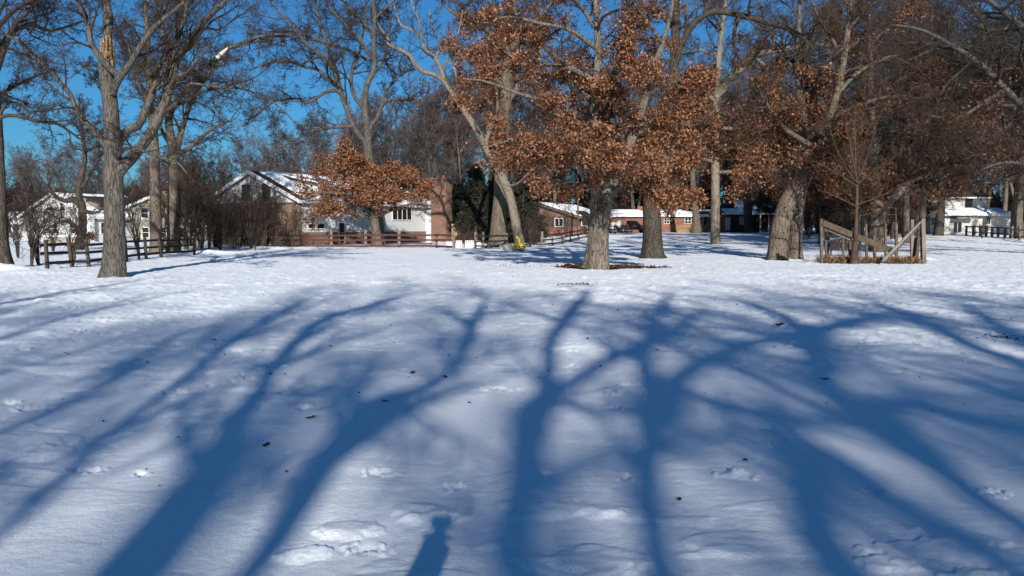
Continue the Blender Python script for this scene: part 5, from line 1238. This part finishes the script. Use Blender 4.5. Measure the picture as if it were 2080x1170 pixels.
sticks('fallen_branch', 'dark forked stick lying on the snow just in front of the yellow machine', 1052, 57, [[(-.4, 0, .02), (0, .05, .14), (.5, 0, .04)], [(0, 0, .1), (.2, -.2, .05), (.45, -.3, .02)]], .05)
sticks('fallen_branch', 'thin bent stick on the snow to the right of the yellow machine', 1092, 56, [[(-.6, 0, .02), (.1, .1, .06), (.5, .1, .16)], [(.5, .1, .14), (.9, .1, .06), (1.2, 0, .02)]], .035)
sticks('fallen_branch', 'small curved stick on the snow in front of the grey tub', 1026, 58, [[(-.15, 0, .14), (0, 0, .05), (.4, 0, .02)]], .035)
sticks('utility_pole', 'straight brown utility pole beside the corner of the tan brick house', 1173, 94, [[(0, 0, -.3), (0, 0, 4), (0, 0, 8.5)]], .13, WOOD)['category'] = 'pole'

# ------------------------------------------------------------------ pickup in the drive, and garden things far left
def pickup():
    b = B(1283, 113); f = thing('pickup_truck', 'dark pickup parked in the shade by the red brick house garage', 'pickup', tuple(b), R(8))
    MB().prism([(-2.5, .45), (2.5, .45), (2.5, 1.0), (1.5, 1.08), (.9, 1.12), (-2.5, 1.12)], 1, -.9, .9).build('body', BLACK, f, bevel=.06)
    cb = MB().prism([(-.7, 1.12), (1.0, 1.12), (.45, 1.72), (-.6, 1.75)], 1, -.8, .8).build('cab', BLACK, f, bevel=.05)
    MB().prism([(-.55, 1.18), (.78, 1.18), (.38, 1.62), (-.5, 1.64)], 1, -.815, -.803).build('side_window', GLASS, cb)
    for x in (-1.6, 1.6):
        for y in (-.82, .82):
            wq = MB().tube([(x, y - .12, .38), (x, y + .12, .38)], .38, 18).build('wheel', BLACK, f)
            MB().tube([(x, y - .13 if y < 0 else y + .12, .38), (x, y - .12 if y < 0 else y + .13, .38)], .2, 12).build('rim', GREY_BOX, wq)
    MB().box(2.5, 2.56, -.75, -.5, .75, .9).build('headlight', TRIM, f); MB().box(2.5, 2.56, .5, .75, .75, .9).build('headlight', TRIM, f)
    MB().box(2.5, 2.6, -.85, .85, .45, .6).build('bumper', GREY_BOX, f)
    d = B(1258, 108); t = thing('round_dish', 'large round white dish beside the dark pickup', 'dish', (d.x, d.y, d.z), R(-10))
    m = MB(); n = 24
    ctr = Vector((0, 0, 1.25))
    for ri, (r_, y_) in enumerate([(0.02, .22), (.2, .18), (.35, .08), (.47, -.04), (.49, -.02), (.37, .11), (.21, .22), (.02, .26)]):
        for j in range(n): m.v.append((ctr.x + r_ * math.cos(j * 6.2832 / n), y_, ctr.z + r_ * math.sin(j * 6.2832 / n)))
        if ri: 
            for j in range(n): m.f.append(((ri - 1) * n + j, (ri - 1) * n + (j + 1) % n, ri * n + (j + 1) % n, ri * n + j))
    m.build('bowl', SIDE_BRIGHT, t); MB().tube([(0, .24, -.2), (0, .24, 1.1)], .04, 8).build('mast', GREY_BOX, t)
pickup()
def far_wall():
    b = B(134, 88); f = thing('garden_wall', 'long low pale wall capped with snow in front of the far left white house', 'wall', tuple(b), R(4))
    MB().box(-2.3, 2.6, 0, .3, -.2, .72).build('wall', SIDE_CREAM, f)
    snow_sheet(f, (-2.35, -.05, .72), (5.0, 0, 0), (0, .4, .01), 30, 5, -2, 3, th=.12)
    c = B(185, 80); s_ = thing('leaf_heap', 'dome of bound brown leaves behind the left fence rail', 'leaf heap', tuple(c))
    V, Fq = leaves(np.random.RandomState(3), np.random.RandomState(4).randn(60, 6, 3) * np.array([.30, .25, .22]) + np.array([0, 0, .9]), 8, .2, None, .05)
    mesh_np('leaves', V, Fq, LITTER, s_); MB().tube([(0, 0, -.1), (0, 0, .9)], .08, 8).build('stake', BARK_DARK, s_)
far_wall()

# ------------------------------------------------------------------ litter, weeds and leaves
def scatter_quads(name, pts, size, mat, label, seed, upr=0.):
    rg = np.random.RandomState(seed); M = len(pts)
    d = norm(rg.randn(M, 3) * np.array([1, 1, .3]) + np.array([0, 0, upr])); e = norm(np.cross(d, np.array([[0, 0, 1.]]) + rg.randn(M, 3) * .35))
    s_ = (size * rg.uniform(.5, 1.3, M))[:, None]; g = norm(np.cross(d, e)) * s_ * .15
    V = np.stack([pts, pts + d * s_ * .5 + e * s_ * (.36 if upr == 0 else .06) + np.abs(g), pts + d * s_, pts + d * s_ * .5 - e * s_ * (.36 if upr == 0 else .06) + np.abs(g)], 1).reshape(-1, 3)
    o = mesh_np(name, V, np.arange(M * 4).reshape(-1, 4), mat); tag(o, label, None, None, 'stuff'); return o
rg = np.random.RandomState(5)
a = rg.uniform(0, 6.283, 9000); q = rg.rand(9000) ** .6
cx, cy = B(1246, 33.0).x, 33.2
px_ = cx + np.cos(a) * q * 2.5 + rg.randn(9000) * .1; py_ = cy + np.sin(a) * q * .75
keep = (np.hypot((px_ - cx + .45) / 1.7, (py_ - cy) / .7) < 1.0) | (rg.rand(9000) < .10)
px_, py_ = px_[keep], py_[keep]
scatter_quads('leaf_litter', np.stack([px_, py_, gz(px_, py_, True) + .012 + rg.rand(len(px_)) * .02], 1), .13, LITTER, 'bare brown leaf litter round the foot of the central oak', 6)
n = 420; px_ = np.concatenate([rg.uniform(-1, 8, n), rg.uniform(-9, 12, 460)]); py_ = np.concatenate([rg.normal(34.5, .8, n) , 5 + 35 * rg.rand(460)])
scatter_quads('loose_leaves', np.stack([px_, py_, gz(px_, py_, True) + .01], 1), 0.05, LITTER, 'single dead leaves blown across the snow', 7)
n = 1500; t_ = rg.rand(n); px2 = X(1672, 37) + (X(1870, 37) - X(1672, 37)) * t_; py2 = 37.3 + rg.randn(n) * .35
scatter_quads('dry_weeds', np.stack([px2, py2, gz(px2, py2) - .02], 1), .42, WEED, 'dry brown weeds tangled along the foot of the enclosure', 8, 1.3)
for i, (x, y, s_, lb) in enumerate([(550, 765, .035, 'small black leaf on the snow at left'), (631, 852, .055, 'curled dark leaf on shaded snow left of centre'), (782, 816, .04, 'little dark leaf right of the curled one on shaded snow'),
                                   (838, 764, .06, 'thin dark leaf and stalk at the edge of the wide shadow'), (540, 907, .05, 'slim dark leaf low in the left shadow'), (1583, 668, .13, 'large dark curled leaf standing on the shaded snow at right'),
                                   (1335, 714, .04, 'tiny dark leaf near the middle shadow'), (905, 771, .05, 'dark sliver of leaf beside the wide shadow edge'), (1380, 1020, .03, 'tiny brown leaf low between the shadows'), (1676, 773, .05, 'small dark leaf in the right limb shadow')]):
    gx, gy = G(x, y); m = MB(); rl = random.Random(i)
    # a curled oak leaf: lobed outline bent up at both sides
    n_ = 7; k0 = len(m.v)
    for j in range(n_):
        t = j / (n_ - 1) * 2 - 1; wd = (1 - t * t) ** .5 * .5 * (1.0 if j % 2 else .6) + .04
        for sgn in (-1, 0, 1): m.v.append((t * s_, sgn * wd * s_, s_ * (.45 * abs(sgn) * wd + .25 * t * t + .15)))
    for j in range(n_ - 1):
        for c_ in range(2): m.f.append((j * 3 + c_, j * 3 + 3 + c_, j * 3 + 4 + c_, j * 3 + 1 + c_))
    m.tube([(s_, 0, s_ * .38), (s_ * 1.5, s_ * .1, s_ * .2)], s_ * .03, 4)
    o = m.build('fallen_leaf', BARK_DARK); o.location = (gx, gy, float(gz(np.array([gx]), np.array([gy]), True)[0])); o.rotation_euler = (0, 0, rl.uniform(0, 6)); tag(o, lb, 'leaf')
n = 90; gx, gy = G(2056, 690); px2 = gx + rg.randn(n) * .28; py2 = gy + rg.randn(n) * .22
scatter_quads('bark_crumbs', np.stack([px2, py2, gz(px2, py2, True) + .006], 1), .045, BARK_DARK, 'dark bark crumbs on the snow at the right edge', 9)
gx, gy = G(1170, 577); px2 = gx + rg.randn(n) * .35; py2 = gy + rg.randn(n) * .25
scatter_quads('bark_crumbs', np.stack([px2, py2, gz(px2, py2, True) + .006], 1), .07, BARK_DARK, 'dark crumbs on the snow in front of the central oak', 10)

# ------------------------------------------------------------------ the photographer, whose raised arm casts the shadow at the bottom
def person():
    root = thing('person', 'person in dark coat and jeans standing on the snow holding up a phone', 'person', (-.50, -.42, 0))
    zb = z0(-.5, -.42)
    J = {'hip': (0,0,.80,.125,.10), 'waist': (0,0,.94,.125,.10), 'chest': (0,-.0,1.12,.15,.11), 'neckb': (0,0,1.25,.075,.07), 'neck': (0,.01,1.31,.05,.05), 'chin': (0,.03,1.36,.06,.065), 'head': (0,.025,1.43,.073,.088), 'crown': (0,.01,1.50,.055,.065),
         'shR': (.16,0,1.23,.065,.06), 'elR': (.30,.16,1.30,.048,.045), 'wrR': (.43,.31,1.545,.040,.036), 'pmR': (.45,.335,1.615,.05,.036),
         'shL': (-.16,0,1.22,.065,.06), 'elL': (-.24,-.02,.98,.047,.045), 'wrL': (-.22,.08,.76,.032,.03), 'pmL': (-.22,.10,.69,.035,.022),
         'thR': (.09,0,.74,.09,.09), 'knR': (.10,.02,.43,.06,.06), 'anR': (.10,-.02,.09,.04,.045), 'toR': (.12,.14,.04,.042,.03),
         'thL': (-.09,0,.74,.09,.09), 'knL': (-.10,.02,.43,.06,.06), 'anL': (-.10,-.02,.09,.04,.045), 'toL': (-.13,.14,.04,.042,.03)}
    E = [('hip','waist'),('waist','chest'),('chest','neckb'),('neckb','neck'),('neck','chin'),('chin','head'),('head','crown'),('chest','shR'),('shR','elR'),('elR','wrR'),('wrR','pmR'),
         ('chest','shL'),('shL','elL'),('elL','wrL'),('wrL','pmL'),('hip','thR'),('thR','knR'),('knR','anR'),('anR','toR'),('hip','thL'),('thL','knL'),('knL','anL'),('anL','toL')]
    # fingers: the right hand closed on the phone, the left hanging slightly curled
    def fing(hand, k, pts, r):
        prev = hand
        for i, p in enumerate(pts): n_ = f'{hand}{k}{i}'; J[n_] = (*p, r * (1 - .12 * i), r * (1 - .12 * i)); E.append((prev, n_)); prev = n_
    for k in range(4):
        x = .435 + k * .017; l = (.9, 1.05, 1, .8)[k]
        fing('pmR', k, [(x, .345, 1.635), (x + .003, .375, 1.635 + .022 * l), (x + .004, .402, 1.64 + .02 * l), (x + .004, .410, 1.625)], .009)
        x = -.245 + k * .018; fing('pmL', k, [(x, .105, .655), (x, .115, .625 - .008 * l), (x, .112, .60 - .012 * l)], .009)
    fing('pmR', 9, [(.42, .36, 1.60), (.415, .39, 1.615), (.43, .41, 1.63)], .011); fing('pmL', 9, [(-.19, .115, .68), (-.185, .125, .655), (-.195, .13, .635)], .011)
    names = list(J); me = bpy.data.meshes.new('body'); me.from_pydata([J[n_][:3] for n_ in names], [(names.index(a), names.index(c)) for a, c in E], [])
    o = bpy.data.objects.new('body', me); C.objects.link(o); o.parent = root
    sk = o.modifiers.new('skin', 'SKIN')
    if not me.skin_vertices: me.skin_vertices.new()
    sv = me.skin_vertices[0].data
    for i, n_ in enumerate(names): sv[i].radius = J[n_][3:5]
    sv[0].use_root = True
    sd = o.modifiers.new('sub', 'SUBSURF'); sd.levels = 2; sd.render_levels = 2
    sk.use_smooth_shade = True; me.materials.append(SKIN)
    def sleeve(nm, keys, k, mat):
        m = MB(); pts = [Vector(J[q][:3]) for q in keys]; rr = [max(J[q][3:5]) * k for q in keys]
        c = catmull([(*p, r_) for p, r_ in zip(pts, rr)], 14); m.tube([tuple(x[:3]) for x in c], [float(x[3]) for x in c], 14).build(nm, mat, root, smooth=True)
    sleeve('coat_sleeve', ['shR', 'elR', 'wrR', 'pmR'], 1.95, COAT); sleeve('coat_sleeve', ['shL', 'elL', 'wrL'], 1.28, COAT)
    for sd_ in 'RL': sleeve('trouser_leg', ['th' + sd_, 'kn' + sd_, 'an' + sd_], 1.22, DENIM)
    m = MB(); K_ = [(.72, .17, .14), (.85, .165, .135), (.98, .155, .125), (1.1, .175, .135), (1.2, .17, .12), (1.26, .10, .09), (1.29, .07, .07)]
    for (z, rx, ry) in K_:
        for j in range(20): m.v.append((rx * math.cos(j * .31416), ry * math.sin(j * .31416), z))
    for i in range(len(K_) - 1):
        for j in range(20): m.f.append((i * 20 + j, i * 20 + (j + 1) % 20, i * 20 + 20 + (j + 1) % 20, i * 20 + 20 + j))
    m.build('coat', COAT, root, smooth=True)
    m = MB()
    for i in range(9):
        t = math.pi * i / 8 * .62
        for j in range(16): m.v.append((.09 * math.sin(t) * math.cos(j * .3927), -.0 + .105 * math.sin(t) * math.sin(j * .3927) - .01, 1.44 + .10 * math.cos(t)))
    for i in range(8):
        for j in range(16): m.f.append((i * 16 + j, i * 16 + (j + 1) % 16, i * 16 + 16 + (j + 1) % 16, i * 16 + 16 + j))
    m.build('hair', HAIR, root, smooth=True)
    f = MB()
    for s_ in (-1, 1): f.tube([(s_ * .028, .095, 1.435), (s_ * .028, .103, 1.435)], .011, 8)
    f.build('eye', TRIM, root)
    MB().tube([(0, .098, 1.435), (0, .118, 1.405), (0, .10, 1.40)], [.006, .013, .009], 8).build('nose', SKIN, root, smooth=True)
    MB().tube([(-.022, .096, 1.378), (0, .102, 1.376), (.022, .096, 1.378)], .006, 6).build('mouth', TERRA, root)
    rp = [(-.036 + sx * .044 + .022 * math.cos(math.radians(a_)), sz * .012 + .022 * math.sin(math.radians(a_))) for (sx, sz, a0) in ((1, 1, 0), (-1, 1, 90), (-1, -1, 180), (1, -1, 270)) for a_ in (a0, a0 + 30, a0 + 60, a0 + 90)]
    ph = MB().prism(rp, 1, -.005, .004).build('phone', BLACK)
    ph.location = (0.0, -.022, 1.672); tag(ph, 'black phone held level in the raised right hand of the photographer', 'phone')
    root.location.z = zb
person()
#@@END
